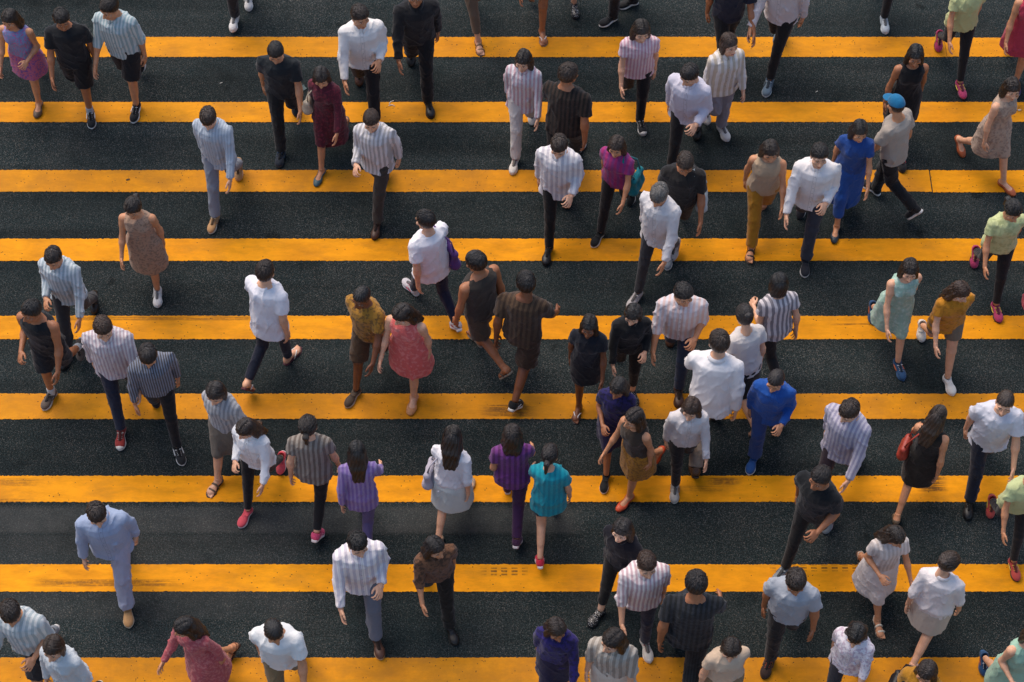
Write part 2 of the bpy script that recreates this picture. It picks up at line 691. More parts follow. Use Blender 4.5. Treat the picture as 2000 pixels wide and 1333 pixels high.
def stripe_paint():
    t = NT('road_paint')
    v = t.coords()
    sep = t.n('SeparateXYZ')
    t.l(v, sep.inputs[0])
    sx, sy = sep.outputs[0], sep.outputs[1]
    tone = t.ramp(t.noise(v, 1.1, 4, .6), [(0.3, (0.75, 0.275, 0.0040)), (0.7, (0.87, 0.345, 0.0045))])
    dirt = t.ramp(t.noise(t.coords((.35, 1, 1)), 7, 6, .7), [(0.30, 0.72), (0.60, 1.04)])
    col = t.mix(1.0, tone, dirt, 'MULTIPLY')
    # older, dirtier coats of paint on some rows
    old = 0.06
    for bx, am in (((-400, 1280, 2400, 1345), .8), ((-200, 330, 1818, 378), .75), ((-200, 764, 2400, 824), .62), ((-200, 68, 2400, 116), .42), ((-200, 195, 2400, 243), .30), ((-200, 614, 2400, 666), .14)):
        old = t.math('ADD', old, t.math('MULTIPLY', box_mask(t, sx, sy, *bx, soft=.012), am), clamp=True)
    oldn = t.math('MULTIPLY', old, t.ramp(t.noise(v, 3.2, 6, .7), [(0.30, 1.0), (0.70, 0.22)]))
    col = t.mix(oldn, col, (0.40, 0.160, 0.016))
    scuff = t.ramp(t.noise(t.coords((.5, 1, 1)), 2.6, 7, .72), [(0.50, 0.0), (0.66, 0.42)])
    col = t.mix(scuff, col, (0.36, 0.155, 0.020))
    # small chips where the stones come through
    vo = t.n('TexVoronoi')
    vo.inputs['Scale'].default_value = 70
    t.l(v, vo.inputs['Vector'])
    s2 = t.n('SeparateColor')
    t.l(vo.outputs['Color'], s2.inputs[0])
    thr = t.math('ADD', t.ramp(t.noise(v, 2.3, 3, .6), [(0.48, 0.0), (0.70, 0.045)]), t.math('MULTIPLY', t.math('MULTIPLY', old, 0.05), t.ramp(t.noise(v, 4.0, 3, .6), [(0.45, 0.0), (0.6, 1.0)])))
    chip = t.math('MULTIPLY', t.math('LESS_THAN', s2.outputs[0], thr), t.math('LESS_THAN', vo.outputs['Distance'], .42))
    crk = t.n('TexVoronoi', feature='DISTANCE_TO_EDGE')
    crk.inputs['Scale'].default_value = 1.15
    wv = t.n('VectorMath', operation='ADD')
    nz = t.n('TexNoise')
    nz.inputs['Scale'].default_value = 6
    t.l(v, nz.inputs['Vector'])
    scl = t.n('VectorMath', operation='SCALE')
    scl.inputs['Scale'].default_value = .22
    t.l(nz.outputs[1], scl.inputs[0])
    t.l(v, wv.inputs[0])
    t.l(scl.outputs[0], wv.inputs[1])
    t.l(wv.outputs[0], crk.inputs['Vector'])
    crack = t.math('MULTIPLY', t.math('LESS_THAN', crk.outputs['Distance'], .004), t.math('GREATER_THAN', t.noise(v, .8, 2), .56))
    dark = t.math('MAXIMUM', chip, t.math('MULTIPLY', crack, .0))
    # tyre scuffs: (box in the photo, streak strength, tread blocks)
    streak = t.ramp(t.noise(t.coords((.7, 26, 1)), 3.2, 4, .7), [(0.40, 0.0), (0.50, 1.0)])
    tread = t.math('MULTIPLY', t.math('GREATER_THAN', t.math('SINE', t.math('MULTIPLY', sx, 62)), -.25),
                   t.math('GREATER_THAN', t.math('SINE', t.math('MULTIPLY', sy, 170)), -.2))
    grit = t.ramp(t.noise(v, 26, 3, .7), [(0.32, .35), (0.52, 1.0)])
    for bx, amt, blocks in (((0, 618, 520, 628), .55, 0), ((930, 790, 1055, 816), .75, 0), ((1375, 932, 1450, 950), .8, 0), ((1790, 931, 1850, 962), .95, 0),
                            ((1310, 948, 1440, 962), .4, 0), ((-30, 934, 90, 952), .5, 0), ((-30, 974, 70, 982), .6, 0), ((60, 1131, 360, 1148), .65, 0),
                            ((935, 1108, 1040, 1126), .85, 1), ((1490, 1102, 1765, 1118), .75, 1), ((1940, 205, 2010, 222), .6, 0), ((950, 640, 985, 652), .8, 0),
                            ((1610, 632, 1770, 637), .7, 0)):
        pat = tread if blocks else streak
        mk = t.math('MULTIPLY', t.math('MULTIPLY', box_mask(t, sx, sy, *bx, soft=.02), pat), t.math('MULTIPLY', grit, amt))
        dark = t.math('MAXIMUM', dark, mk)
    col = t.mix(t.math('MULTIPLY', dark, .9), col, (0.022, 0.020, 0.018))
    t.l(col, t.b.inputs['Base Color'])
    t.b.inputs['Roughness'].default_value = 0.62
    t.b.inputs['Specular IOR Level'].default_value = 0.1
    t.bump(t.math('ADD', t.noise(v, 70, 4, .65), t.math('MULTIPLY', dark, -1.2)), 0.5, 0.004)
    return t.m


road = link('road', mesh_np('road', [(-400, -400, 0), (400, -400, 0), (400, 400, 0), (-400, 400, 0)], [(0, 1, 2, 3)], smooth=False), asphalt())
road['kind'] = 'structure'
PAINT = stripe_paint()
ROWS = [(73, 112), (200, 239), (333, 375), (467, 510), (617.5, 663), (769.5, 819), (930, 981), (1103, 1156), (1285, 1341)]
rows = [(ground(1000, a).y, ground(1000, b).y) for a, b in ROWS]
for k in (1, 2):
    rows.append((rows[0][0] + k * 1.0, rows[0][0] + k * 1.0 - .305))
    rows.append((rows[8][0] - k * .99, rows[8][0] - k * .99 - .30))


def stripe(y1, y0, x0, x1, seed, name='road_marking'):
    r = np.random.default_rng(seed)
    n = int((x1 - x0) / .014)
    xs = np.linspace(x0, x1, n)
    def rough():
        e = r.normal(size=n) * .0036
        w = np.convolve(r.normal(size=n + 400), np.hanning(160) / 20, 'same')[200:200 + n] * .007
        w2 = np.convolve(r.normal(size=n + 40), np.ones(7) / 5, 'same')[20:20 + n] * .0030
        return e * .75 + w * .35 + w2 * .35
    yb, yt = y0 + rough(), y1 + rough()
    z = .004
    V = np.concatenate([np.column_stack([xs, yb, np.full(n, z)]), np.column_stack([xs, yt, np.full(n, z)]),
                        np.column_stack([xs, yb, np.full(n, .0005)]), np.column_stack([xs, yt, np.full(n, .0005)])])
    i = np.arange(n - 1)
    Q = np.concatenate([np.stack([i, i + 1, i + 1 + n, i + n], 1), np.stack([i + 2 * n, i + 1 + 2 * n, i + 1, i], 1), np.stack([i + n, i + 1 + n, i + 1 + 3 * n, i + 3 * n], 1)])
    o = link(name, mesh_np('stripe', V, Q, smooth=False), PAINT)
    o['kind'] = 'structure'
    return o


for i, (a, b) in enumerate(rows):
    if i == 2:      # the third row is two runs of paint with a small step between them
        xj = ground(1817, 355).x
        stripe(a, b, -16, xj, 50)
        stripe(a - .006, b - .008, xj + .012, 16, 51)
    elif i == 0:
        xj = ground(1846, 92).x
        stripe(a, b, -16, xj, 52)
        stripe(a - .012, b + .006, xj + .004, 16, 53)
    elif i == 8:
        xj = ground(1446, 1310).x
        stripe(a, b, -16, xj, 54)
        stripe(a, b, xj + .007, 16, 55)
    else:
        stripe(a, b, -16, 16, i)


# ------------------------------------------------------------------ small litter on the road
def tag(o, label, cat, group=None):
    o['label'] = label
    o['category'] = cat
    if group:
        o['group'] = group
    return o


def scrap(name, px, py, size, rot, mat, label, cat, seed, group=None):
    r = np.random.default_rng(seed)
    n = 7
    V = []
    for z in (0.0, 1.0):
        for j in range(n):
            for i in range(n):
                x, y = (i / (n - 1) - .5) * size[0], (j / (n - 1) - .5) * size[1]
                c = .10 * size[0] * (math.sin(9 * x / size[0] + seed) * math.cos(7 * y / size[1]) + .9) * .5
                V.append((x + r.normal() * size[0] * .015, y + r.normal() * size[1] * .015, c + .0015 * z))
    Q = []
    for j in range(n - 1):
        for i in range(n - 1):
            a = j * n + i
            Q.append((a + n * n, a + 1 + n * n, a + n + 1 + n * n, a + n + n * n))
            Q.append((a + n, a + n + 1, a + 1, a))
    o = link(name, mesh_np(name, V, Q), mat)
    g = ground(px, py)
    o.location = (g.x, g.y, .0055)
    o.rotation_euler = (0, 0, rot)
    return tag(o, label, cat, group)


scrap('paper_scrap', 590, 174, (.085, .075), .6, plain('#4a5a5a', .8, 'paper'), 'crumpled grey paper scrap on the asphalt between the two top stripes', 'litter', 1)
scrap('paper_scrap', 1991, 216, (.035, .012), .1, plain('#d8d4cc', .8, 'paper'), 'tiny white paper strip on the second stripe at the right edge', 'litter', 2)
scrap('leaf_scrap', 1944, 1308, (.085, .045), .2, plain('#1d1815', .8, 'leaf'), 'dark dry leaf lying on the lowest yellow stripe near the right edge', 'litter', 3)
scrap('leaf_scrap', 250, 352, (.04, .022), .4, plain('#3a2c1c', .8, 'leaf'), 'small brown leaf on the third yellow stripe at the left', 'litter', 4)
for i, (px, py, rot, lb) in enumerate(((1768, 157, .5, 'white cigarette butt on asphalt beside the person in the black dress'),
                                       (1595, 180, .6, 'white cigarette butt on asphalt left of the person with the blue cap'),
                                       (432, 163, .5, 'white cigarette butt on asphalt near the top left corner'))):
    V, Q = tube([(-.016, 0, .004), (-.004, 0, .004), (.016, 0, .004)], .004, 6)
    o = link('cigarette_butt', mesh_np('cigarette_butt', V, Q), plain('#ded8cc', .8, 'paper'))
    g = ground(px, py)
    o.location = (g.x, g.y, .002)
    o.rotation_euler = (0, 0, rot)
    tag(o, lb, 'litter', 'cigarette butts on the road')
g0 = ground(764, 205)
pts = [ground(x, y) for x, y in ((769, 198), (763, 200), (760, 204), (764, 207), (759, 208), (766, 206), (771, 209))]
V, Q = tube([(p.x - g0.x, p.y - g0.y, .004) for p in pts], .0045, 6)
o = link('string_scrap', mesh_np('string_scrap', V, Q), plain('#d9d5cd', .8, 'string'))
o.location = (g0.x, g0.y, .0045)
tag(o, 'short squiggle of white string on the second yellow stripe', 'litter')

# ------------------------------------------------------------------ canonical head, hand, foot
def make_head(fem):
    h = 0.0062
    j = 0.94 if fem else 1.0
    pr = [ell((0, -.012, .032), (.076 * j, .097, .098)),
          ell((0, .028, -.042), (.057 * j, .066, .082)),
          ell((0, .062, -.098), (.026 * j, .026, .022)),
          rc((-.045 * j, .02, -.075), (.045 * j, .02, -.075), .022, .022),
          rc((0, .094, .012), (0, .112, -.026), .008, .0135),
          rc((-.012, .098, -.03), (.012, .098, -.03), .009, .009),
          rc((-.045, .076, .033), (.045, .076, .033), .0125, .0125),
          ell((0, .087, -.062), (.024, .014, .011)),
          ell((-.052 * j, .055, -.022), (.022, .024, .022)), ell((.052 * j, .055, -.022), (.022, .024, .022)),
          ell((.079 * j, -.008, -.008), (.011, .022, .033)), ell((-.079 * j, -.008, -.008), (.011, .022, .033)),
          rc((0, -.022, -.05), (0, -.035, -.175), .052 * (.88 if fem else 1), .056 * (.88 if fem else 1))]
    fd = Field.of(pr, h, .012)
    for s in (-1, 1):
        fd.sub(ell((s * .031, .100, .013), (.017, .012, .011)), .006)
        fd.add(ell((s * .031, .077, .012), (.0135, .0135, .0115)), .002)
    V, Q = fd.mesh(1)
    c = V[Q].mean(1)
    m = np.zeros(len(Q), int)
    ax = np.abs(c[:, 0])
    eye = (np.abs(ax - .031) < .0125) & (np.abs(c[:, 2] - .012) < .0075) & (c[:, 1] > .075)
    m[eye] = 1
    m[eye & (np.abs(ax - .031) < .0065)] = 2
    m[(np.abs(ax - .034) < .019) & (np.abs(c[:, 2] - .035) < .0036) & (c[:, 1] > .06)] = 2
    m[(ax < .023) & (np.abs(c[:, 2] + .062) < .0085) & (c[:, 1] > .088)] = 3
    return V, Q, m


def make_hand(curl):
    """right hand, wrist at the origin, fingers towards -z, palm facing -x, thumb towards +y"""
    pr = [ell((-.002, .004, -.048), (.0155, .043, .05)), rc((0, 0, .03), (0, 0, -.02), .0255, .024),
          rc((-.004, .028, -.05), (-.004, .030, -.085), .013, .011), rc((-.004, -.024, -.05), (-.004, -.028, -.08), .012, .010)]
    for y, L, z0, sp in ((.033, .072, -.088, .20), (.0112, .080, -.092, .06), (-.0112, .074, -.089, -.09), (-.032, .058, -.081, -.24)):
        p = Vector((-.002, y, z0))
        a = curl * 0.5
        for seg, r0, r1 in ((.45, .0086, .0079), (.30, .0079, .0072), (.25, .0072, .0062)):
            d = Vector((-math.sin(a), math.sin(sp) * .8, -math.cos(a)))
            q = p + d * (L * seg)
            pr.append(rc(p, q, r0, r1) + (.003,))
            p = q
            a += curl
    p = Vector((-.006, .028, -.022))
    for d, r0, r1 in ((Vector((-.012, .022, -.024)), .0145, .0115), (Vector((-.008, .010, -.026)), .0115, .0095), (Vector((-.006, .002, -.022)), .0095, .0078)):
        pr.append(rc(p, p + d, r0, r1) + (.006,))
        p = p + d
    V, Q = Field.of(pr, .0042, .007).mesh(1)
    return V, Q


def foot_prims(bare, grow=0.0):
    """right foot on the ground, under the ankle at the origin, toes +y"""
    g = grow
    pr = [ell((0, -.028, .034), (.033 + g, .036 + g, .036 + g)), rc((0, -.02, .052), (.004, .08, .036), .036 + g, .030 + g),
          ell((.004, .118, .026), (.047 + g, .06 + g, .028 + g)), rc((0, -.008, .06), (0, -.006, .13), .037 + g, .035 + g)]
    if bare:
        for x, y, L, r in ((-.030, .155, .045, .0135), (-.008, .162, .036, .0095), (.010, .157, .032, .009), (.026, .148, .028, .0085), (.040, .136, .024, .008)):
            pr.append(rc((x, y, .016), (x * 1.05, y + L * .8, .012), r, r * .9) + (.004,))
    else:
        pr.append(ell((.0, .168, .022), (.036 + g, .042 + g, .022 + g)))
    return pr


def make_foot(bare):
    fd = Field.of(foot_prims(bare), .0065, .02)
    fd.cut((0, 0, .004), (0, 0, -1))
    fd.cut((0, 0, .125), (0, 0, 1))
    return fd.mesh(1)


def outline(grow=0.0, n=36, point=0.0):
    """sole outline, right foot, counter-clockwise"""
    key = [(-.062, 0), (-.055, .024), (-.02, .033), (.03, .031), (.08, .040), (.12, .049), (.16, .043), (.185, .028), (.202 + point, .006 - .002)]
    pts = []
    R = [(w + .003 * math.sin(max(0, y) * 18), y) for y, w in key]
    Lf = [(-(w - .007 * math.exp(-((y - .04) / .04) ** 2)), y) for y, w in key]
    allp = R + Lf[-2:0:-1]
    m = len(allp)
    out = []
    for i in range(n):                       # closed Catmull-Rom through the key points
        t = i / n * m
        k = int(t)
        f = t - k
        p = [np.array(allp[(k + d) % m]) for d in (-1, 0, 1, 2)]
        out.append(.5 * ((2 * p[1]) + (-p[0] + p[2]) * f + (2 * p[0] - 5 * p[1] + 4 * p[2] - p[3]) * f * f + (-p[0] + 3 * p[1] - 3 * p[2] + p[3]) * f ** 3))
    out = np.array(out)
    c = np.array([0, .07])
    d = out - c
    return c + d * (1 + grow / np.linalg.norm(d, axis=1))[:, None]


def slab(grow, z0, z1, bevel=.003, heel=0.0, point=0.0):
    rings = []
    for g, z in ((-bevel, z0), (0, z0 + bevel), (0, z1 - bevel), (-bevel, z1), (-.02, z1 + .0005)):
        o = outline(grow + g, point=point)
        zz = np.full(len(o), z)
        if heel and z > z0 + bevel * 1.5:
            zz = zz + heel * np.clip((.06 - o[:, 1]) / .1, 0, 1)
        rings.append(np.column_stack([o, zz]))
    n = len(rings[0])
    V = np.concatenate(rings + [np.array([[0, .07, z0]]), np.array([[0, .07, z1 + (heel * .3 if heel else 0)]])])
    Q = []
    for k in range(len(rings) - 1):
        for j in range(n):
            a, b = k * n + j, k * n + (j + 1) % n
            Q.append((a, b, b + n, a + n))
    c0, c1 = len(rings) * n, len(rings) * n + 1
    top = (len(rings) - 1) * n
    for j in range(0, n, 2):
        Q.append((j, c0, (j + 2) % n, j + 1))
        Q.append((top + j, top + j + 1, top + (j + 2) % n, c1))
    return V, np.array(Q)


def shoe_surface_z(y):
    return float(np.interp(y, [.02, .06, .10, .14, .18], [.115, .092, .075, .064, .052]))


def make_shoe(kind):
    """dict of part name -> (V, Q) for a right shoe standing at the origin"""
    out = {}
    if kind in ('sneaker', 'canvas', 'slipon', 'leather', 'boot', 'hightop'):
        pr = [ell((.001, -.026, .05), (.040, .040, .045)), rc((.001, -.015, .062), (.003, .06, .058), .041, .036),
              ell((.003, .12, .040), (.051, .070, .036)), ell((.0, .160, .036), (.042, .048, .030))]
        top = .094
        if kind in ('boot', 'hightop'):
            pr.append(rc((0, -.012, .08), (0, -.016, .17), .043, .046))
            top = .165
        else:
            pr.append(rc((0, -.014, .07), (0, -.016, .112), .042, .044))
        fd = Field.of(pr, .0055, .022)
        fd.cut((0, 0, .018), (0, 0, -1))
        nrm = A3((0, .28, .96)) if top < .1 else A3((0, .05, 1))
        fd.cut((0, -.01, top), nrm / np.linalg.norm(nrm), near=(0, -.02, top + .05), rad=.11)
        fd.sub(rc((0, -.012, top - .028), (0, -.016, top + .08), .033, .036), .004)
        out['upper'] = fd.mesh(1)
        th = {'sneaker': .026, 'canvas': .026, 'slipon': .024, 'leather': .018, 'boot': .022, 'hightop': .026}[kind]
        out['sole'] = slab(.006 if kind != 'leather' else .004, 0, th, .004 if kind != 'leather' else .002, heel=.004 if kind == 'sneaker' else 0)
        if kind in ('sneaker', 'canvas', 'hightop', 'leather'):
            parts = []
            ys = (.055, .072, .089, .106) if kind != 'leather' else (.06, .078)
            for i, y in enumerate(ys):
                z = float(np.interp(y, [.05, .075, .11, .13], [.1, .0935, .081, .077]))
                w = .019 + .02 * (y - .05)
                zc = z + .002
                parts.append(tube([(-w, y - .006, zc - .010), (-w * .4, y, zc), (w * .4, y + .004, zc), (w, y + .009, zc - .010)], .0036, 6))
                if i < len(ys) - 1:
                    parts.append(tube([(w, y - .002, zc - .009), (w * .3, y + .006, zc + .001), (-w * .3, y + .010, zc), (-w, y + .016, zc - .012)], .0034, 6))
            fd = Field.of([rc((0, .045, .099), (.001, .118, .072), .019, .017)], .0055)
            fd.cut((0, 0, .06), (0, 0, -1))
            out['tongue'] = fd.mesh(1)
            zz = .104
            parts.append(tube([(0, .052, zz), (.018, .060, zz + .006), (.033, .054, zz), (.02, .046, zz), (0, .05, zz)], .0028, 6))
            parts.append(tube([(0, .052, zz), (-.018, .060, zz + .006), (-.033, .052, zz), (-.02, .046, zz), (0, .05, zz)], .0028, 6))
            out['laces'] = join(parts)[:2]
        if kind in ('canvas', 'hightop'):
            fd = Field.of([ell((.001, .165, .036), (.0435, .046, .0325))], .0055)
            fd.cut((0, 0, .02), (0, 0, -1))
            fd.cut((0, .148, 0), (0, -1, 0))
            out['toe_cap'] = fd.mesh(1)
        if kind == 'sneaker':
            for s in (-1, 1):
                out['side_stripe' + '.' * (s + 1)] = (tube([(s * .041, -.03, .06), (s * .044, .01, .05), (s * .047, .05, .048), (s * .047, .085, .056)], .006, 6))
    elif kind == 'flat':
        fd = Field.of(foot_prims(False, .007), .0055, .02)
        fd.cut((0, 0, .006), (0, 0, -1))
        fd.cut((0, 0, .056), (0, 0, 1))
        fd.sub(rc((.002, -.015, .066), (.003, .108, .060), .033, .036), .006)
        out['upper'] = fd.mesh(1)
        out['sole'] = slab(.002, 0, .010, .002)
    elif kind in ('flipflop', 'sandal'):
        out['sole'] = slab(.007, -.012, .006, .003)
        ps = []
        if kind == 'flipflop':
            for s in (-1, 1):
                ps.append(tube([(-.019, .165, .006), (-.018, .155, .036), (s * .022 + .0, .118, .058 - .003), (s * .040 + .002, .075, .046), (s * .042, .045, .006)], .0062, 6, .6))
        else:
            for y, z in ((.125, .054), (.06, .078)):
                w = .052 if y > .1 else .042
                ps.append(tube([(-w, y, .006), (-w * .85, y, z * .62), (-w * .4, y, z), (w * .4, y, z), (w * .85, y, z * .62), (w, y, .006)], .011, 6, .3))
            ps.append(tube([(-.036, .02, .02), (-.042, -.02, .06), (-.02, -.062, .068), (.02, -.062, .068), (.042, -.02, .06), (.036, .02, .02)], .007, 6, .4))
        out['strap'] = join(ps)[:2]
    return out


HEADS, HANDS, FEET, SHOES = {}, {}, {}, {}


def cached(d, k, f, *a):
    if k not in d:
        d[k] = f(*a)
    return d[k]


def mirror(V, Q, m=None):
    V = V * np.array([-1, 1, 1])
    Q = np.asarray(Q)[:, ::-1]
    return (V, Q) if m is None else (V, Q, m)


# ------------------------------------------------------------------ pose
R_ = math.radians
# (A = the leg whose foot is planted and anchored, B = the other): hip, knee, foot pitch
POSES = {
    'step':  ((24, 6, 0), (-15, 20, -36)),        # both feet down, A leading
    'load':  ((12, 8, 0), (-12, 44, -58)),        # A takes the weight, B leaving the road
    'pass':  ((2, 4, 0), (12, 58, -28)),          # B swings past
    'reach': ((-10, 3, 0), (25, 24, 4)),          # A behind, B about to land
}
DIM = {'m': dict(sx=.176, sz=.462, hipx=.088, ua=.295, fa=.255), 'f': dict(sx=.156, sz=.452, hipx=.088, ua=.285, fa=.240)}
HIP_Z = 0.90
THIGH, SHANK, ANK = .415, .405, .085


def pose(sex, ph, lead, arms, lean, look, nod):
    """joint positions in the person's frame (x right, y forward, z up)"""
    D = DIM[sex]
    A, B = POSES[ph]
    sA = 1 if lead == 'R' else -1
    J = {'sex': sex}
    tw = sA * R_(7 if ph in ('step', 'reach') else 3) * (1 if ph != 'reach' else -1)
    hip = np.array([0, 0, 0.0])
    legs = {}
    for nm, s, (h, k, fp) in (('A', sA, A), ('B', -sA, B)):
        o = hip + Rz(tw) @ np.array([s * D['hipx'], 0, 0])
        ab = R_(-2.5) * s
        def fk(k):
            kn = o + THIGH * np.array([math.sin(ab), math.sin(R_(h)), -math.cos(R_(h))])
            an = kn + SHANK * np.array([math.sin(ab) * .4, math.sin(R_(h - k)), -math.cos(R_(h - k))])
            return kn, an
        kn, an = fk(k)
        legs[nm] = dict(s=s, hip=o, knee=kn, ank=an, pitch=R_(fp), fk=fk, k=k)
    dz = ANK - legs['A']['ank'][2]
    for L in legs.values():
        for q in ('hip', 'knee', 'ank'):
            L[q] = L[q] + np.array([0, 0, dz])
    if ph == 'step':                                   # bring the trailing toe down on the road
        L = legs['B']
        best = None
        for k in np.linspace(2, 60, 59):
            kn, an = L['fk'](k)
            toe = an + np.array([0, 0, dz]) + Rx(L['pitch']) @ np.array([0, .17, -ANK])
            e = abs(toe[2] - .002)
            if best is None or e < best[0]:
                best = (e, kn, an)
        L['knee'], L['ank'] = best[1] + np.array([0, 0, dz]), best[2] + np.array([0, 0, dz])
    for L in legs.values():
        yaw = -L['s'] * R_(7)
        L['M'] = frame(L['ank'], Rz(yaw) @ Rx(L['pitch']))
        L['M'][:3, 3] = L['ank'] - L['M'][:3, :3] @ np.array([0, 0, ANK])
    J['legs'] = legs
    J['T'] = frame(np.array([0, 0, dz]), Rx(-R_(lean)))
    J['tw'] = (tw, -tw * 1.1)
    Rt = J['T'][:3, :3]
    J['arms'] = []
    for s, kind in ((1, arms[0]), (-1, arms[1])):
        sh = (J['T'] @ np.array([*(Rz(-tw * 1.1) @ np.array([s * D['sx'], 0, D['sz']])), 1]))[:3]
        same = 1 if s == sA else -1                    # the arm on the leading leg's side swings back
        amp = {'step': 21, 'load': 14, 'pass': -4, 'reach': -20}[ph]
        if kind == 's':
            f, e, ab = -same * amp + 2, 14 + (5 if same * amp < 0 else 0), 8
        elif kind == 'b':                              # forearm bent forward
            f, e, ab = -6, 88, 8
        elif kind == 'p':                              # looking at a phone
            f, e, ab = 12, 104, 4
        elif kind == 'h':                              # hanging, carrying
            f, e, ab = 2, 8, 12
        else:                                          # 't': hand up at a shoulder strap
            f, e, ab = -8, 138, 14
        f, e, ab = R_(f), R_(e), R_(ab)
        el = sh + D['ua'] * np.array([s * math.sin(ab), math.sin(f) * math.cos(ab), -math.cos(f) * math.cos(ab)])
        inw = {'p': .55, 't': .25, 'b': .3}.get(kind, .04)
        d = np.array([s * math.sin(ab) * .6 - s * inw, math.sin(f + e), -math.cos(f + e)])
        d /= np.linalg.norm(d)
        wr = el + D['fa'] * d
        J['arms'].append(dict(s=s, sh=sh, el=el, wr=wr, d=d, kind=kind))
    nk = (J['T'] @ np.array([0, .0, .56, 1]))[:3]
    Rh = Rz(R_(look)) @ Rx(-R_(nod))
    hc = nk + np.array([0, .035, .145]) + np.array([0, .02 * nod / 15, 0])
    J['neck'] = nk
    J['H'] = frame(hc, Rh)
    return J


TORSO = {
    'm': ([-.10, -.04, .04, .12, .21, .32, .42, .49, .535, .575], [.10, .155, .168, .155, .143, .155, .170, .160, .105, .060],
          [.08, .105, .112, .102, .096, .108, .118, .100, .070, .055], [0, -.008, -.012, -.004, .004, .004, .004, -.004, -.012, -.014]),
    'f': ([-.10, -.04, .04, .12, .21, .32, .42, .48, .525, .57], [.10, .160, .170, .148, .122, .135, .148, .140, .09, .050],
          [.08, .108, .114, .100, .086, .096, .102, .086, .062, .047], [0, -.010, -.014, -.004, .004, .006, .006, -.002, -.012, -.014]),
}


def leg_prims(J, g=0.0, only=None, thigh=True, calf=True):
    out = []
    q = .95 if J['sex'] == 'f' else 1.0
    for L in J['legs'].values():
        up = np.array([0, 0, .0])
        if thigh:
            out.append(rc(L['hip'] + up, L['knee'], .083 + g, .055 * q + g))
        if calf:
            out.append(rc(L['knee'], L['ank'] + (L['knee'] - L['ank']) * .06, .052 * q + g, .036 * q + g))
            d = (L['ank'] - L['knee']) / SHANK
            back = np.cross(np.array([1, 0, 0]), d)
            back = -back if back[1] > 0 else back
            m = L['knee'] + d * SHANK * .32 + back * .014
            out.append(rc(m - d * .06, m + d * .09, .044 * q + g, .036 * q + g))
    return out


def arm_prims(J, g=0.0):
    out = []
    q = .86 if J['sex'] == 'f' else 1.0
    for a in J['arms']:
        out.append(rc(a['sh'], a['sh'] + (a['el'] - a['sh']) * .35, .054 * q + g, .047 * q + g))
        out.append(rc(a['sh'], a['el'], .050 * q + g, .038 * q + g))
        m = a['el'] + (a['wr'] - a['el']) * .25
        out.append(rc(a['el'], m, .038 * q + g, .041 * q + g))
        out.append(rc(m, a['wr'], .040 * q + g, .0255 * q + g))
    return out


BODY, CLOTH = {}, {}


def body_mesh(J, key, feet):
    k = (key, feet)
    if k in BODY:
        return BODY[k]
    sex = J['sex']
    zs, a, b, yo = TORSO[sex]
    pr = [prof(J['T'], zs, a, b, yo, *J['tw'])]
    pr += leg_prims(J) + arm_prims(J)
    hd = J['H']
    pr.append(rc(J['neck'] + np.array([0, -.01, -.04]), (hd @ np.array([0, -.03, -.10, 1]))[:3], .055 if sex == 'm' else .047, .053 if sex == 'm' else .045))
    for ar in J['arms']:
        pr.append(rc((J['T'] @ np.array([0, -.014, .51 if sex == 'm' else .50, 1]))[:3], ar['sh'], .044, .046 if sex == 'm' else .038))
    if sex == 'f':
        for s in (-1, 1):
            pr.append(ell((J['T'] @ np.array([s * .065, .08, .36, 1]))[:3], (.058, .055, .058)))
    V, Q = Field.of(pr, .0135, .03).mesh(1)
    parts = [(V, Q, 0)]
    HV, HQ, HM = cached(HEADS, sex, make_head, sex == 'f')
    parts.append((xf(HV, hd), HQ, HM))
    for ar in J['arms']:
        V, Q = cached(HANDS, ar['kind'] in 'bpt', make_hand, .75 if ar['kind'] in 'bpt' else .42)
        if ar['s'] < 0:
            V, Q = mirror(V, Q)
        z = -ar['d']
        y = np.array([-.0, 1.0, .35])
        if ar['kind'] in 'bpt':
            y = np.array([-ar['s'] * .8, 0, .9])
        y = y - z * (y @ z)
        y /= np.linalg.norm(y)
        x = np.cross(y, z)
        sc = .95 if sex == 'f' else 1.05
        parts.append((xf(V * sc, frame(ar['wr'], np.stack([x, y, z], 1))), Q, 0))
    if feet != 'none':
        FV, FQ = cached(FEET, feet, make_foot, feet == 'bare')
        for L in J['legs'].values():
            V, Q = (FV, FQ) if L['s'] > 0 else mirror(FV, FQ)
            parts.append((xf(V, L['M']), Q, 0))
    V, Q, M = join(parts)
    BODY[k] = mesh_np('body', V, Q, fmat=M)
    return BODY[k]


def fold_fn(seed, amp, n0=5):
    r = np.random.default_rng(seed)
    ph = r.uniform(0, 6.28, 6)
    def f(th, z):
        s = 0
        for i in range(4):
            n = n0 + 2 * i
            s = s + np.sin(n * th + ph[i] + 3 * z * (1 if i % 2 else -1)) / (i + 1.5)
        return 1 + amp * s
    return f


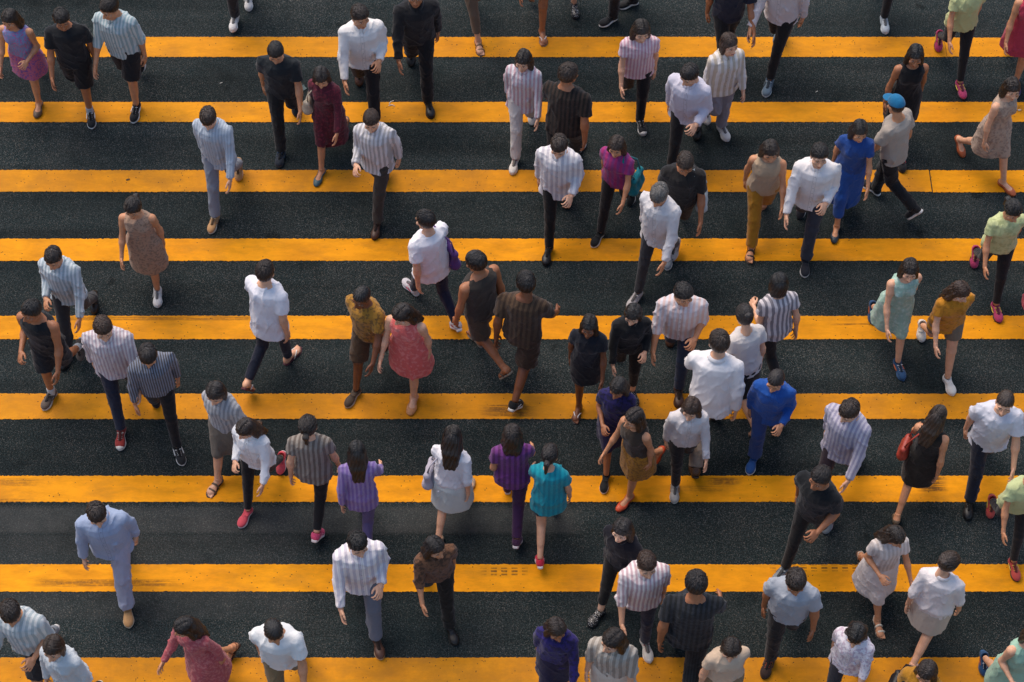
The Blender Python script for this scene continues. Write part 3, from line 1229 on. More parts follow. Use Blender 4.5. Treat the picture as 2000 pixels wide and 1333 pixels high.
# shirt profile: looser than the body
def shirt_mesh(J, key, kind, loose, hem, seed, long_, skirt=None):
    """top or dress; kind tee / shirt / tank / dress; hem = z of the hem above the hip joints (negative is below)"""
    k = (key, 'top', kind, loose, hem, seed, long_, skirt)
    if k in CLOTH:
        return CLOTH[k]
    sex = J['sex']
    zs, a, b, yo = (np.array(q, float) for q in TORSO[sex])
    low = min(hem, -.05)
    g = .012 + .022 * loose
    a2, b2 = a + g, b + g
    # hang straight from the chest: never narrower below than most of the chest width
    ch = a2[6] * (.90 + .07 * loose)
    for i in range(6):
        a2[i] = max(a2[i], ch - .006 * i * (1.2 - loose))
        b2[i] = max(b2[i], b2[6] * (.88 + .1 * loose))
    a2[8:] = a[8:] + .009
    b2[8:] = b[8:] + .009
    zs = np.concatenate([[low - .02], zs[1:]])
    a2[0], b2[0] = a2[1] + .006 + .02 * loose, b2[1] + .006 + .02 * loose
    if skirt:
        flare, hz = skirt
        zs = np.concatenate([[hz], [-.02], zs[2:]])
        a2[0], b2[0] = .17 + flare, .15 + flare
        a2[1], b2[1] = a2[2] + .012, b2[2] + .012
    zs = np.concatenate([zs[:-1], [.556]])
    traps = [rc((J['T'] @ np.array([0, -.012, .515 if sex == 'm' else .505, 1]))[:3], ar['sh'], .060, .061 if sex == 'm' else .053) + (.03,) for ar in J['arms']]
    pr = [prof(J['T'] if not skirt else J['T'], zs, a2, b2, yo, *J['tw'], fold=fold_fn(seed, .012 + (.012 if skirt else .006 * loose)))]
    if sex == 'f':
        for s in (-1, 1):
            pr.append(ell((J['T'] @ np.array([s * .065, .078, .36, 1]))[:3], (.066, .064, .066)) + (.03,))
    if skirt:
        pr += [p + (.05,) for p in leg_prims(J, .022, calf=False)]
    q = .88 if sex == 'f' else 1.0
    if kind != 'tank':
        pr += traps
        for ar in J['arms']:
            e = ar['el']
            up = (e - ar['sh'])
            r0 = .008 + (.058 + .006 * loose) * q
            ap = [rc(ar['sh'], ar['sh'] + up * (.80 if not long_ else 1.0), r0, (.064 + .016 * loose) * q if not long_ else .058 * q)]
            if long_:
                fe = e + (ar['wr'] - e) * (.97 if long_ == 1 else .3)
                ap.append(rc(e, fe + ar['d'] * .02, .057 * q, (.045 if long_ == 1 else .050) * q))
                pr.append(cutprim(ap, .02, [(fe, ar['d'])]))
            else:
                un = up / np.linalg.norm(up)
                pr.append(cutprim(ap, .02, [(ar['sh'] + up * (.66 if sex == 'm' else .5), un)]))
    else:
        for ar in J['arms']:
            pr.append(rc((J['T'] @ np.array([0, -.012, .50, 1]))[:3], ar['sh'] * .72 + (J['T'] @ np.array([0, -.012, .50, 1]))[:3] * .28, .048, .050 * q))
    fd = Field.of(pr, .0115, .022)
    hz = skirt[1] if skirt else hem
    zc = J['T'][2, 3] + hz
    fd.cut((0, 0, zc), (0, .04, -1), near=(0, 0, zc - .3), rad=.9)
    # neck opening
    fd.sub(ell((J['T'] @ np.array([0, .022, .575, 1]))[:3], (.062, .064, .044) if kind != 'tank' else (.085, .085, .075)), .006)
    V, Q = fd.mesh(1)
    V = fold_mesh(V, Q, seed, .0036 + .0030 * loose, 52)
    CLOTH[k] = mesh_np('top', V, Q)
    return CLOTH[k]


def collar_mesh(J, key):
    k = (key, 'collar')
    if k in CLOTH:
        return CLOTH[k]
    q = .84 if J['sex'] == 'f' else 1
    V, Q = [], []
    n = 28
    rows = ((.060, .545), (.062, .585), (.072, .575), (.086, .548), (.080, .543))
    for r, z in rows:
        for j in range(n):
            th = math.pi / 2 + .22 + (2 * math.pi - .44) * j / (n - 1)
            fr = max(0, math.sin(th))
            p = J['T'] @ np.array([r * q * math.cos(th), (r * 1.0) * q * math.sin(th) - .010 + .028 * fr, z - .045 * fr ** 2, 1])
            V.append(p[:3])
    for i in range(len(rows) - 1):
        for j in range(n - 1):
            a = i * n + j
            Q.append((a, a + 1, a + 1 + n, a + n))
    CLOTH[k] = mesh_np('collar', np.array(V), np.array(Q))
    return CLOTH[k]


def trouser_mesh(J, key, fit, length, seed):
    """fit: width of the leg (0 tight .. 1 baggy); length: fraction of the shank covered (1 = to the ankle, negative = shorts)"""
    k = (key, 'tr', fit, length, seed)
    if k in CLOTH:
        return CLOTH[k]
    sex = J['sex']
    zs, a, b, yo = (np.array(q, float) for q in TORSO[sex])
    g = .010 + .012 * fit
    pr = [prof(J['T'], zs[:5], a[:5] + g, b[:5] + g, yo[:5], J['tw'][0], J['tw'][0] * .3)]
    cuts = []
    for L in J['legs'].values():
        hp, kn, an = L['hip'], L['knee'], L['ank']
        lp = [rc(hp, kn, .085 + g, .058 + .024 * fit)]
        if length > 0:
            e = kn + (an - kn) * min(1.0, length)
            d = (an - kn) / np.linalg.norm(an - kn)
            lp.append(rc(kn, e + d * .03, .058 + .022 * fit, .044 + .034 * fit))
            if fit < .3:
                back = np.cross(np.array([1, 0, 0]), d)
                back = -back if back[1] > 0 else back
                m = kn + d * SHANK * .32 + back * .014
                lp.append(rc(m - d * .06, m + d * .09, .050, .042))
        else:
            d = (kn - hp) / np.linalg.norm(kn - hp)
            e = hp + (kn - hp) * (1 + length)
            lp = [rc(hp, e + d * .05, .088 + g, .082 + .03 * fit)]
        pr.append(cutprim(lp, .02, [(e, d)]))
    fd = Field.of(pr, .0115, .02)
    V, Q = fd.mesh(1)
    V = fold_mesh(V, Q, seed + 3, .0022 + .0045 * fit, 55)
    CLOTH[k] = mesh_np('trousers', V, Q)
    return CLOTH[k]


def skirt_mesh(J, key, flare, hem, seed):
    k = (key, 'sk', flare, hem, seed)
    if k in CLOTH:
        return CLOTH[k]
    zs, a, b, yo = (np.array(q, float) for q in TORSO[J['sex']])
    z2 = np.array([hem, -.04, .04, .12, .19])
    a2 = np.array([.165 + flare, a[1] + .03 + flare * .3, a[2] + .016, a[3] + .012, a[4] + .01])
    b2 = np.array([.15 + flare, b[1] + .03 + flare * .3, b[2] + .016, b[3] + .012, b[4] + .01])
    pr = [prof(J['T'], z2, a2, b2, yo[:5], J['tw'][0], 0, fold=fold_fn(seed, .018, 7))]
    pr += [p + (.05,) for p in leg_prims(J, .020, calf=hem < -.42)]
    fd = Field.of(pr, .0115, .03)
    fd.cut((0, 0, J['T'][2, 3] + hem), (0, 0, -1))
    fd.cut((0, 0, J['T'][2, 3] + .19), (0, 0, 1))
    V, Q = fd.mesh(1)
    V = fold_mesh(V, Q, seed + 5, .0045, 44)
    CLOTH[k] = mesh_np('skirt', V, Q)
    return CLOTH[k]


def hair_mesh(J, key, kind, seed):
    ck = ('hair0', kind, J['sex'], seed)
    if ck not in CLOTH:
        j = .94 if J['sex'] == 'f' else 1.0
        t = {'short': .012, 'crop': .007,  'buzz': .004, 'thin': .005}.get(kind, .015)
        pr = [ell((0, -.014, .036), (.079 * j + t, .100 + t, .100 + t))]
        line = ([-.12, -.03, .012, .035, .072, .10], [-.085, -.055, .005, .035, .066, .072])
        if kind in ('bob', 'long', 'pony', 'bun'):
            line = ([-.12, -.03, .02, .05, .078, .10], [-.09, -.06, -.012, .035, .062, .07])
        if kind == 'fringe':
            line = ([-.12, -.03, .02, .05, .078, .10], [-.09, -.06, -.01, .02, .034, .036])
        if kind == 'thin':
            line = ([-.12, -.03, .0, .02, .05, .1], [-.085, -.055, .0, .06, .16, .2])
        fd = Field.of(pr, .0068, .02)
        if kind in ('bob', 'long'):
            pad = Field(fd.lo - np.array([.05, .06, .36]), np.array([.14, .14, .16]), .0068)
            pad.add(pr[0], .0)
            fd = pad
        P = fd.P()
        zl = np.interp(P[..., 1], *line)
        if kind == 'thin':
            zl = np.where(np.sqrt(P[..., 0] ** 2 + (P[..., 1] + .02) ** 2) < .06, .3, zl)
        fd.F = np.maximum(fd.F, (zl - P[..., 2]).astype(np.float32))
        if kind == 'bob':
            for s in (-1, 1):
                fd.add(rc((s * .074, -.005, .03), (s * .078, .0, -.105), .028, .020), .02)
            fd.add(rc((0, -.07, .0), (0, -.068, -.10), .050, .044), .03)
            fd.add(rc((.045, -.055, .0), (.05, -.05, -.11), .045, .036), .03)
            fd.add(rc((-.045, -.055, .0), (-.05, -.05, -.11), .045, .036), .03)
        if kind == 'long':
            for s in (-1, 1):
                fd.add(rc((s * .072, -.008, .03), (s * .084, -.02, -.13), .028, .034), .02)
                fd.add(rc((s * .082, -.03, -.12), (s * .06, -.095, -.30), .030, .020), .02)
            for x in (-.04, 0, .04):
                fd.add(rc((x, -.075, .0), (x * 1.3, -.10, -.14), .046, .040), .03)
                fd.add(rc((x * 1.3, -.10, -.14), (x * 1.1, -.125, -.33), .038, .020), .03)
        if kind == 'pony':
            f2 = Field(fd.lo - np.array([0, .12, .2]), np.array([.1, .11, .16]), .0068)
            s = tuple(slice(int(round(v)), int(round(v)) + n) for v, n in zip((fd.lo - f2.lo) / fd.h, fd.F.shape))
            tgt = f2.F[s]
            tgt[:] = fd.F[:tgt.shape[0], :tgt.shape[1], :tgt.shape[2]]
            fd = f2
            fd.add(rc((0, -.105, .04), (0, -.150, .015), .022, .030), .01)
            fd.add(rc((0, -.150, .015), (0, -.150, -.12), .032, .016), .02)
        if kind == 'bun':
            f2 = Field(fd.lo - np.array([0, .09, 0]), np.array([.1, .11, .2]), .0068)
            s = tuple(slice(int(round(v)), int(round(v)) + n) for v, n in zip((fd.lo - f2.lo) / fd.h, fd.F.shape))
            tgt = f2.F[s]
            tgt[:] = fd.F[:tgt.shape[0], :tgt.shape[1], :tgt.shape[2]]
            fd = f2
            fd.add(ell((0, -.110, .085), (.042, .038, .038)), .008)
        V, Q = fd.mesh(2)
        th = np.arctan2(V[:, 0], V[:, 1] + .02)
        st = np.sin(th * 38 + 4 * np.sin(V[:, 2] * 30)) * .6 + np.sin(th * 17 + 5 * V[:, 2] * 9 + 1)
        r = V - np.array([0, -.02, 0])
        r[:, 2] *= .3
        r /= np.linalg.norm(r, axis=1)[:, None] + 1e-9
        V = V + r * (st * (.0028 if kind not in ('buzz', 'thin') else .001))[:, None]
        parts = [(V, Q)]
        if kind not in ('buzz', 'thin', 'crop'):
            r = np.random.default_rng(40 + seed + len(kind))
            a0, b0, c0 = .079 * j + t, .100 + t, .100 + t
            part = (-.022, .022)[seed % 2] if kind in ('long', 'bob') else .03
            nl = 300 if kind in ('short', 'fringe') else 260
            for _ in range(nl):
                if kind in ('short', 'fringe', 'bun', 'pony'):
                    w = np.array([.012, -.05])               # the whorl, or swept back to the tie
                    q = r.normal(size=2) * np.array([.05, .062]) + np.array([0, -.01])
                    d = (q - w) / (np.linalg.norm(q - w) + 1e-6) + r.normal(size=2) * .35
                    if kind in ('pony', 'bun'):
                        d = np.array([-q[0] * 4, -1.0]) + r.normal(size=2) * .12
                    elif q[1] > .02:
                        d = d + np.array([.5 if seed % 2 else -.4, .2])
                else:
                    q = np.array([part + r.normal() * .03, r.uniform(-.09, .06)])
                    d = np.array([np.sign(q[0] - part) * 1.0, -.15]) + r.normal(size=2) * .15
                d /= np.linalg.norm(d)
                L = r.uniform(.035, .06) if kind == 'short' else r.uniform(.05, .09)
                lift = r.uniform(.001, .006)
                pts = []
                p = q.copy()
                for k2 in range(5):
                    u = (p[0] / (a0 + lift)) ** 2 + (p[1] + .014) ** 2 / (b0 + lift) ** 2
                    if u > .985:
                        break
                    z = .036 + (c0 + lift * (1.4 if k2 > 2 else 1)) * math.sqrt(1 - u)
                    n3 = np.array([p[0] / a0 ** 2, (p[1] + .014) / b0 ** 2, (z - .036) / c0 ** 2])
                    n3 /= np.linalg.norm(n3)
                    t3 = np.array([d[0], d[1], 0])
                    t3 = t3 - n3 * (t3 @ n3)
                    t3 /= np.linalg.norm(t3) + 1e-9
                    if z < np.interp(p[1], *line) + .004:
                        break
                    pts.append((p[0], p[1], z))
                    p = p + t3[:2] * L / 4
                if len(pts) >= 3:
                    tv, tq = tube(pts, .0062, 4, .55)
                    n4 = len(pts)
                    for i4 in range(n4):
                        c4 = np.array(pts[i4])
                        s4 = (.5, 1, .9, .6, .2)[min(i4 + 5 - n4, 4) if i4 else 0]
                        tv[i4 * 4:i4 * 4 + 4] = c4 + (tv[i4 * 4:i4 * 4 + 4] - c4) * s4
                    parts.append((tv, tq))
        V, Q = join(parts)[:2]
        CLOTH[ck] = mesh_np('hair', V, Q)
    return CLOTH[ck]


def cap_meshes(J, key):
    k = (key, 'cap')
    if k not in CLOTH:
        fd = Field.of([ell((0, -.014, .045), (.088, .110, .105))], .0068)
        P = fd.P()
        fd.F = np.maximum(fd.F, (.045 - .12 * P[..., 1] * 0 - P[..., 2]).astype(np.float32))
        crown = fd.mesh(1)
        fd = Field.of([ell((0, .105, .05), (.072, .085, .012))], .0055)
        fd.cut((0, .07, 0), (0, -1, 0))
        brim = fd.mesh(1)
        CLOTH[k] = (mesh_np('cap', xf(crown[0], J['H']), crown[1]), mesh_np('brim', xf(brim[0], J['H']), brim[1]))
    return CLOTH[k]


SKINS = {'a': '#dca988', 'b': '#c98f69', 'c': '#a86f4c', 'd': '#7d4c30', 'e': '#e6b99a'}
EYEW = plain('#d8d2ca', .3, 'eye_white')
BROW = plain('#3b2a20', .6, 'brow')
LIP = {c: plain(h, .45, 'lips') for c, h in {'a': '#b56a5c', 'b': '#a65c4c', 'c': '#8a4a3a', 'd': '#6a3c2e', 'e': '#c0706a'}.items()}
BLACKH, BROWNH, DKBROWN, GREYH = '#15110f', '#3a2619', '#22170f', '#6a6661'
GROUP = 'pedestrians crossing the striped road'
PEOPLE = []


def person(px, py, h, ph, lead, sex, top, bottom, shoe, label, hair=None, skin_='b', size=None, arms=None, lean=None, look=None, nod=None,
           cap=None, sock=None, bag=None):
    """one walker; (px, py) = where the photo shows the planted foot; h = walking direction (0 towards the camera, 90 to the right of the picture)"""
    size = size or (1.0 if sex == 'm' else .935)
    size *= .985
    seed = (len(PEOPLE) * 7) % 5
    rr = random.Random(len(PEOPLE) * 13 + 5)
    arms = arms or rr.choice(['ss'] * 6 + ['sb', 'bs', 'hs', 'sh', 'ss', 'st' if bag and bag[2] == 'L' else 'sb'])
    lean = lean if lean is not None else rr.choice([2, 3, 4, 5, 7])
    look = look if look is not None else rr.choice([-22, -12, -5, 0, 6, 14, 24])
    nod = nod if nod is not None else rr.choice([0, 4, 8, 14, 20])
    wide = rr.choice([.94, .97, 1.0, 1.02, 1.06, 1.1] if sex == 'm' else [.95, .97, 1.0, 1.03, 1.07])
    size *= rr.choice([.96, .98, 1.0, 1.0, 1.02, 1.035])
    J = pose(sex, ph, lead, arms, lean, look, nod)
    key = (sex, ph, lead, arms, lean, look, nod)
    kind = shoe[0]
    feet = 'bare' if kind in ('flipflop', 'sandal') else 'flat' if kind == 'flat' else 'none'
    th = math.pi + math.radians(h)
    L = J['legs']['A']
    fc = (L['M'] @ np.array([0, .06, .03, 1]))[:3]
    g = ground(px, py, .03)
    off = Matrix.Rotation(th, 3, 'Z') @ Vector((fc[0] * wide, fc[1], 0)) * size
    root = bpy.data.objects.new('person', None)
    root.empty_display_size = .2
    C.objects.link(root)
    root.location = (g.x - off.x, g.y - off.y, .0045)
    root.rotation_euler = (0, 0, th)
    root.scale = (size * wide, size, size)
    root['label'] = label
    root['category'] = 'person'
    root['group'] = GROUP
    PEOPLE.append((root, label))
    hcol = (hair or ('short' if sex == 'm' else 'long', BLACKH))
    if hcol[1] == BLACKH:
        hcol = (hcol[0], rr.choice([BLACKH, '#1d1714', '#2b1f18', '#191412', '#35271d', '#221a17']))
    if hcol[0] == 'short':
        hcol = (rr.choice(['short', 'short', 'fringe', 'short', 'crop', 'thin' if hcol[1] == GREYH else 'short']), hcol[1])
    hm = hair_mat(hcol[1])
    link('body', body_mesh(J, key, feet), [skin(SKINS[skin_]), EYEW, BROW, LIP[skin_]], root)
    if hcol[0] != 'none':
        ho = link('hair', hair_mesh(J, key, 'buzz' if cap else hcol[0], len(PEOPLE) % 3), hm, root)
        ho.matrix_local = Matrix([list(r) for r in J['H']])
    if cap:
        c, b = cap_meshes(J, key)
        co = link('cap', c, fabric(cap), root)
        link('brim', b, fabric(cap), co)
    # top: (kind, colour, pattern, looseness, hem, ...)
    tk, tc = top[0], top[1]
    tp = top[2] if len(top) > 2 else None
    m = fabric(tc, tp, .85, tk in ('shirt', 'half', 'jacket'))
    if tk == 'dress' or tk == 'dressl':
        hz, flare = (top[4], top[5]) if len(top) > 5 else (-.42, .03)
        link('dress', shirt_mesh(J, key, 'dress' if tk == 'dressl' else 'tank', .4, 0, seed, 1 if tk == 'dressl' else 0, (flare, hz)), m, root)
    else:
        loose = top[3] if len(top) > 3 else .7
        hem = top[4] if len(top) > 4 else -.06
        lg = {'tee': 0, 'shirt': 1, 'half': 2, 'tank': 0, 'jacket': 1}[tk]
        nm = {'tee': 't_shirt', 'shirt': 'shirt', 'half': 'shirt', 'tank': 'tank_top', 'jacket': 'jacket'}[tk]
        so = link(nm, shirt_mesh(J, key, 'tank' if tk == 'tank' else 'tee', loose, hem, seed, lg), m, root)
        if tk in ('shirt', 'half', 'jacket'):
            link('collar', collar_mesh(J, key), m, so)
    if bottom:
        bk, bc = bottom[0], bottom[1]
        bp = bottom[2] if len(bottom) > 2 else None
        bm = fabric(bc, bp, .8)
        if bk == 'skirt':
            link('skirt', skirt_mesh(J, key, bottom[4] if len(bottom) > 4 else .03, bottom[3] if len(bottom) > 3 else -.40, seed), bm, root)
        else:
            fit, ln, nm = {'trousers': (.6, .97, 'trousers'), 'slim': (.2, .95, 'trousers'), 'baggy': (1.0, .98, 'trousers'), 'leggings': (0, .9, 'leggings'),
                           'crop': (.15, .7, 'trousers'), 'shorts': (.8, -.08, 'shorts'), 'hot': (.4, -.45, 'shorts')}[bk]
            link(nm, trouser_mesh(J, key, fit, ln, seed), bm, root)
    # shoes: (kind, upper, sole, laces/strap, accent)
    um = shoe[1]
    sole = shoe[2] if len(shoe) > 2 else '#e8e4de'
    lace = shoe[3] if len(shoe) > 3 else '#e8e4de'
    acc = shoe[4] if len(shoe) > 4 else lace
    parts = cached(SHOES, kind, make_shoe, kind)
    tongue = '#15161a' if um.startswith('stud') else '#' + ''.join('%02x' % int(int(um[i:i + 2], 16) * .5) for i in (1, 3, 5))
    nmk = {'sneaker': 'sneaker', 'canvas': 'canvas_shoe', 'hightop': 'canvas_shoe', 'slipon': 'slip_on_shoe', 'leather': 'leather_shoe', 'boot': 'boot',
           'flat': 'ballet_flat', 'flipflop': 'flip_flop', 'sandal': 'sandal'}[kind]
    stud = um.startswith('stud')
    umat = studded('#15161a', '#b9b6b4') if stud else (leather(um) if kind in ('leather', 'boot', 'flat') else fabric(um, None, .7))
    for L in J['legs'].values():
        Mm = Matrix([list(r) for r in L['M']])
        main = 'upper' if 'upper' in parts else 'sole'
        base = None
        for pn in [main] + [p for p in parts if p != main]:
            ck = ('shoe', kind, pn, L['s'])
            if ck not in CLOTH:
                V, Q = parts[pn]
                if L['s'] < 0:
                    V, Q = mirror(V, Q)
                CLOTH[ck] = mesh_np(pn, V, Q)
            mt = {'upper': umat, 'sole': plain(sole, .6), 'laces': plain(lace, .8, 'lace'), 'tongue': fabric(tongue, None, .8), 'toe_cap': plain('#ddd6cd', .5),
                  'side_stripe': plain(acc, .5), 'strap': plain(lace, .5)}[pn.rstrip('.')]
            if pn == main:
                base = link(nmk, CLOTH[ck], mt, root)
                base.matrix_local = Mm
                if pn == 'sole' and 'strap' in parts:
                    pass
            else:
                link(pn.rstrip('.'), CLOTH[ck], mt, base)
        if sock:
            ck = (key, 'sock', L['s'])
            if ck not in CLOTH:
                d = (L['knee'] - L['ank']) / SHANK
                fd = Field.of([rc(L['ank'] - d * .02, L['ank'] + d * .07, .043, .044)], .008)
                fd.cut(L['ank'] + d * .08, d)
                CLOTH[ck] = mesh_np('sock', *fd.mesh(1))
            link('sock', CLOTH[ck], fabric(sock), root)
    if bag:
        add_bag(root, J, key, bag)
    return root


def add_bag(root, J, key, spec):
    """a bag hanging from a shoulder: a thing of its own, carried"""
    kind, col, side, label = spec[:4]
    a = [q for q in J['arms'] if q['s'] == (1 if side == 'R' else -1)][0]
    s = a['s']
    T = J['T']
    bm = leather(col, .5, 'bag_leather') if kind == 'handbag' else fabric(col)
    if kind == 'backpack':
        k = ('bag', key, kind)
        c = (T @ np.array([0, -.205, .30, 1]))[:3]
        if k not in CLOTH:
            fd = Field.of([ell(c - np.array([0, 0, .06]), (.155, .085, .17)), ell(c + np.array([0, .0, .07]), (.14, .075, .15)), ell(c + np.array([0, -.06, -.08]), (.11, .05, .09))], .0115, .05)
            V, Q = fd.mesh(1)
            st = []
            for q in (-1, 1):
                st.append(tube([(T @ np.array([q * .085, y, z, 1]))[:3] for y, z in ((-.14, .44), (-.09, .535), (-.02, .555), (.075, .52), (.135, .42), (.125, .33), (.04, .24), (-.13, .18))], .016, 6, .45))
            CLOTH[k] = (mesh_np('backpack', fold_mesh(V, Q, 2, .004, 24) - c, Q), [mesh_np('strap', v - c, q) for v, q in st])
        me, straps = CLOTH[k]
        nm = 'backpack'
    else:
        k = ('bag', key, kind, side)
        w, hgt, dp = {'tote': (.17, .19, .06), 'handbag': (.14, .11, .06)}[kind]
        c = (T @ np.array([s * .235, -.02, .06 if kind == 'tote' else .10, 1]))[:3]
        if k not in CLOTH:
            fd = Field.of([rc(c + np.array([0, -w * .6, -hgt * .55]), c + np.array([0, w * .6, -hgt * .55]), dp, dp),
                           rc(c + np.array([0, -w * .6, hgt * .45]), c + np.array([0, w * .6, hgt * .45]), dp * .55, dp * .55),
                           rc(c + np.array([0, -w * .62, -hgt * .5]), c + np.array([0, -w * .62, hgt * .4]), dp * .8, dp * .5),
                           rc(c + np.array([0, w * .62, -hgt * .5]), c + np.array([0, w * .62, hgt * .4]), dp * .8, dp * .5),
                           rc(c + np.array([0, 0, -hgt * .5]), c + np.array([0, 0, hgt * .4]), dp, dp * .55)], .0115, .05)
            V, Q = fd.mesh(1)
            sh = a['sh'] + np.array([-s * .075, 0, .082])
            P0, P1 = c + np.array([0, w * .5, hgt * .6]), c + np.array([0, -w * .5, hgt * .6])
            pts = []
            for p, y in ((P0, .075), (P1, -.085)):
                pts.append([p, p * .45 + sh * .55 + np.array([s * .05, y * 1.0, -.02]), sh + np.array([s * .02, y * .7, -.035])])
            path = pts[0] + [sh + np.array([0, 0, .006])] + pts[1][::-1]
            CLOTH[k] = (mesh_np(kind, fold_mesh(V, Q, 2, .005, 22) - c, Q), [mesh_np('strap', *(lambda v, q: (v - c, q))(*tube(path, .013, 6, .5)))])
        me, straps = CLOTH[k]
        nm = {'tote': 'tote_bag', 'handbag': 'handbag'}[kind]
    o = link(nm, me, bm)
    th = root.rotation_euler.z
    o.rotation_euler = (0, 0, th)
    o.scale = root.scale
    sv = root.scale
    off = Matrix.Rotation(th, 3, 'Z') @ Vector((c[0] * sv[0], c[1] * sv[1], c[2] * sv[2]))
    o.location = Vector(root.location) + off
    o['label'] = label
    o['category'] = 'bag'
    o['group'] = 'bags carried by the pedestrians'
    for sm in straps:
        link('strap', sm, bm, o)

# ------------------------------------------------------------------ the crowd
W, OW, LG = '#e4e0e0', '#d3ccc0', '#aeb0b2'
BK, CH, NV, GY = '#101114', '#26272a', '#141a33', '#5d6064'
DEN, LDEN, KH = '#26344f', '#8a9bb8', '#7d6a4c'
SB = ('sneaker', '#17181b', '#e6e2dc', '#e6e2dc', '#e6e2dc')
SG = ('sneaker', '#7c838a', '#d9d7d3', '#c4c6c8', '#596068')
SW = ('sneaker', '#dcd7d0', '#e6e2dc', '#e8e4de', '#c2beb8')
SLB = ('slipon', '#131416', '#dedad4')
LBR = ('leather', '#4a2c1c', '#2a1a12', '#2c1a10')
LBK = ('leather', '#141314', '#0e0d0d', '#0e0d0d')
SALM = ('sneaker', '#b03a63', '#3c2a33', '#e4c24e', '#e4c24e')
p = person
# --- top left
p(75, 212, -12, 'load', 'L', 'f', ('tank', '#7d8fb8', ('print', '#b06a9a', 9), .6), ('skirt', '#b8607e', ('print', '#7a4f8f', 7), -.36, .05), ('flat', '#5b4632', '#3a2c20'),
  'person in blue floral top and pink skirt stepping onto the second stripe at left edge', ('long', DKBROWN), 'b', arms='sb')
p(178, 232, 2, 'load', 'L', 'm', ('tee', '#17191d', None, .7), ('shorts', BK), SB,
  'person in black T-shirt, black shorts and white ankle socks with dark sneakers', ('short', BLACKH), 'c', sock='#a9adb2')
p(265, 220, -14, 'load', 'L', 'm', ('half', '#93a9ad', ('vstripe', '#c9cfce', 9), .9), ('shorts', '#14161a'), SB,
  'person in pale blue striped open shirt and black shorts with white-laced black skate shoes', ('short', DKBROWN), 'b')
p(485, 3, 0, 'reach', 'L', 'm', ('tee', '#31383c'), ('trousers', '#22262b'), SW, 'person entering at top edge, only white left sneaker and dark trousers in view', ('short', BLACKH), 'b')
p(418, 436, -8, 'step', 'R', 'm', ('shirt', '#b4bec8', ('vstripe', '#98a4b0', 10), .9, -.14), ('trousers', '#7f8794'), ('sneaker', '#b58a5c', '#ddd2c0', '#d8c6a8', '#96714a'),
  'person in long pale blue shirt, baggy grey trousers and tan suede shoes', ('short', BLACKH), 'a')
p(308, 580, -5, 'load', 'L', 'f', ('dress', '#a98972', ('print', '#8d7562', 6), .5, -.46, .05), None, SW,
  'person in beige sleeveless dress with bare legs and plain white sneakers', ('pony', DKBROWN), 'b', lean=3)
p(97, 780, -16, 'load', 'R', 'm', ('tank', '#15181c', None, .7), ('shorts', '#1c2026'), ('sneaker', '#5e5148', '#cfc8be', '#877a6e', '#473d36'),
  'person in black tank top and shorts with grey socks and brown running shoes at left', ('short', BLACKH), 'c', sock='#b9b9b7')
p(130, 702, -8, 'step', 'R', 'm', ('shirt', '#c4ccd0', ('vstripe', '#8fa0a8', 8), .9, -.1), ('trousers', '#2b2e33'), LBK,
  'person in pale grey striped shirt and charcoal trousers behind the black tank top', ('short', BLACKH), 'b', arms='bs')
p(237, 855, 7, 'step', 'R', 'm', ('shirt', '#d2cccd', ('vstripe', '#a9929b', 10), 1.0, -.1), ('slim', '#1c2438'), ('hightop', '#8e2d28', '#e2ddd5', '#c9bfb4'),
  'person in white and mauve striped shirt with red canvas high-top shoes', ('short', BROWNH), 'a', look=8)
p(350, 887, 14, 'step', 'L', 'm', ('jacket', '#4d4a4b', ('vstripe', '#8790a2', 13), .8, -.04), ('slim', '#131519'), SB,
  'person in dark striped jacket and slim black trousers with black and white skate shoes', ('short', BLACKH), 'b', look=-10)
p(250, 1200, 2, 'step', 'L', 'm', ('jacket', '#9aa8c2', None, 1.0, -.12), ('baggy', '#a5a9bd'), ('slipon', '#bd8f5e', '#dccbae'),
  'person in pale blue jacket and baggy lavender trousers with tan slip-on shoes', ('short', BLACKH), 'a', arms='hs')
p(75, 1395, -14, 'step', 'L', 'm', ('half', '#a4b0b4', ('vstripe', '#d4d6d4', 7), .9), ('shorts', CH), SG,
  'person in grey and white striped shirt cut by the bottom edge, at the left corner', ('short', DKBROWN), 'b')
p(150, 1400, -18, 'pass', 'R', 'f', ('shirt', '#c9ced0', None, .8, -.1), ('slim', DEN), SLB,
  'person in plain silver grey shirt beside the bottom left corner', ('bob', BLACKH), 'a')
p(372, 1392, -40, 'step', 'L', 'f', ('dressl', '#b05258', ('print', '#c0706e', 6), .7, -.5, .09), None, ('sandal', '#7a4a30', '#3a2418', '#7a4a30'),
  'person in wide dusty red long-sleeved dress at the bottom edge', ('long', BLACKH), 'b')
p(548, 1425, 0, 'step', 'R', 'm', ('tee', '#e2e2e0', None, .9), ('trousers', KH), SB, 'person in plain white T-shirt at the bottom edge right of the red dress', ('short', BLACKH), 'b')
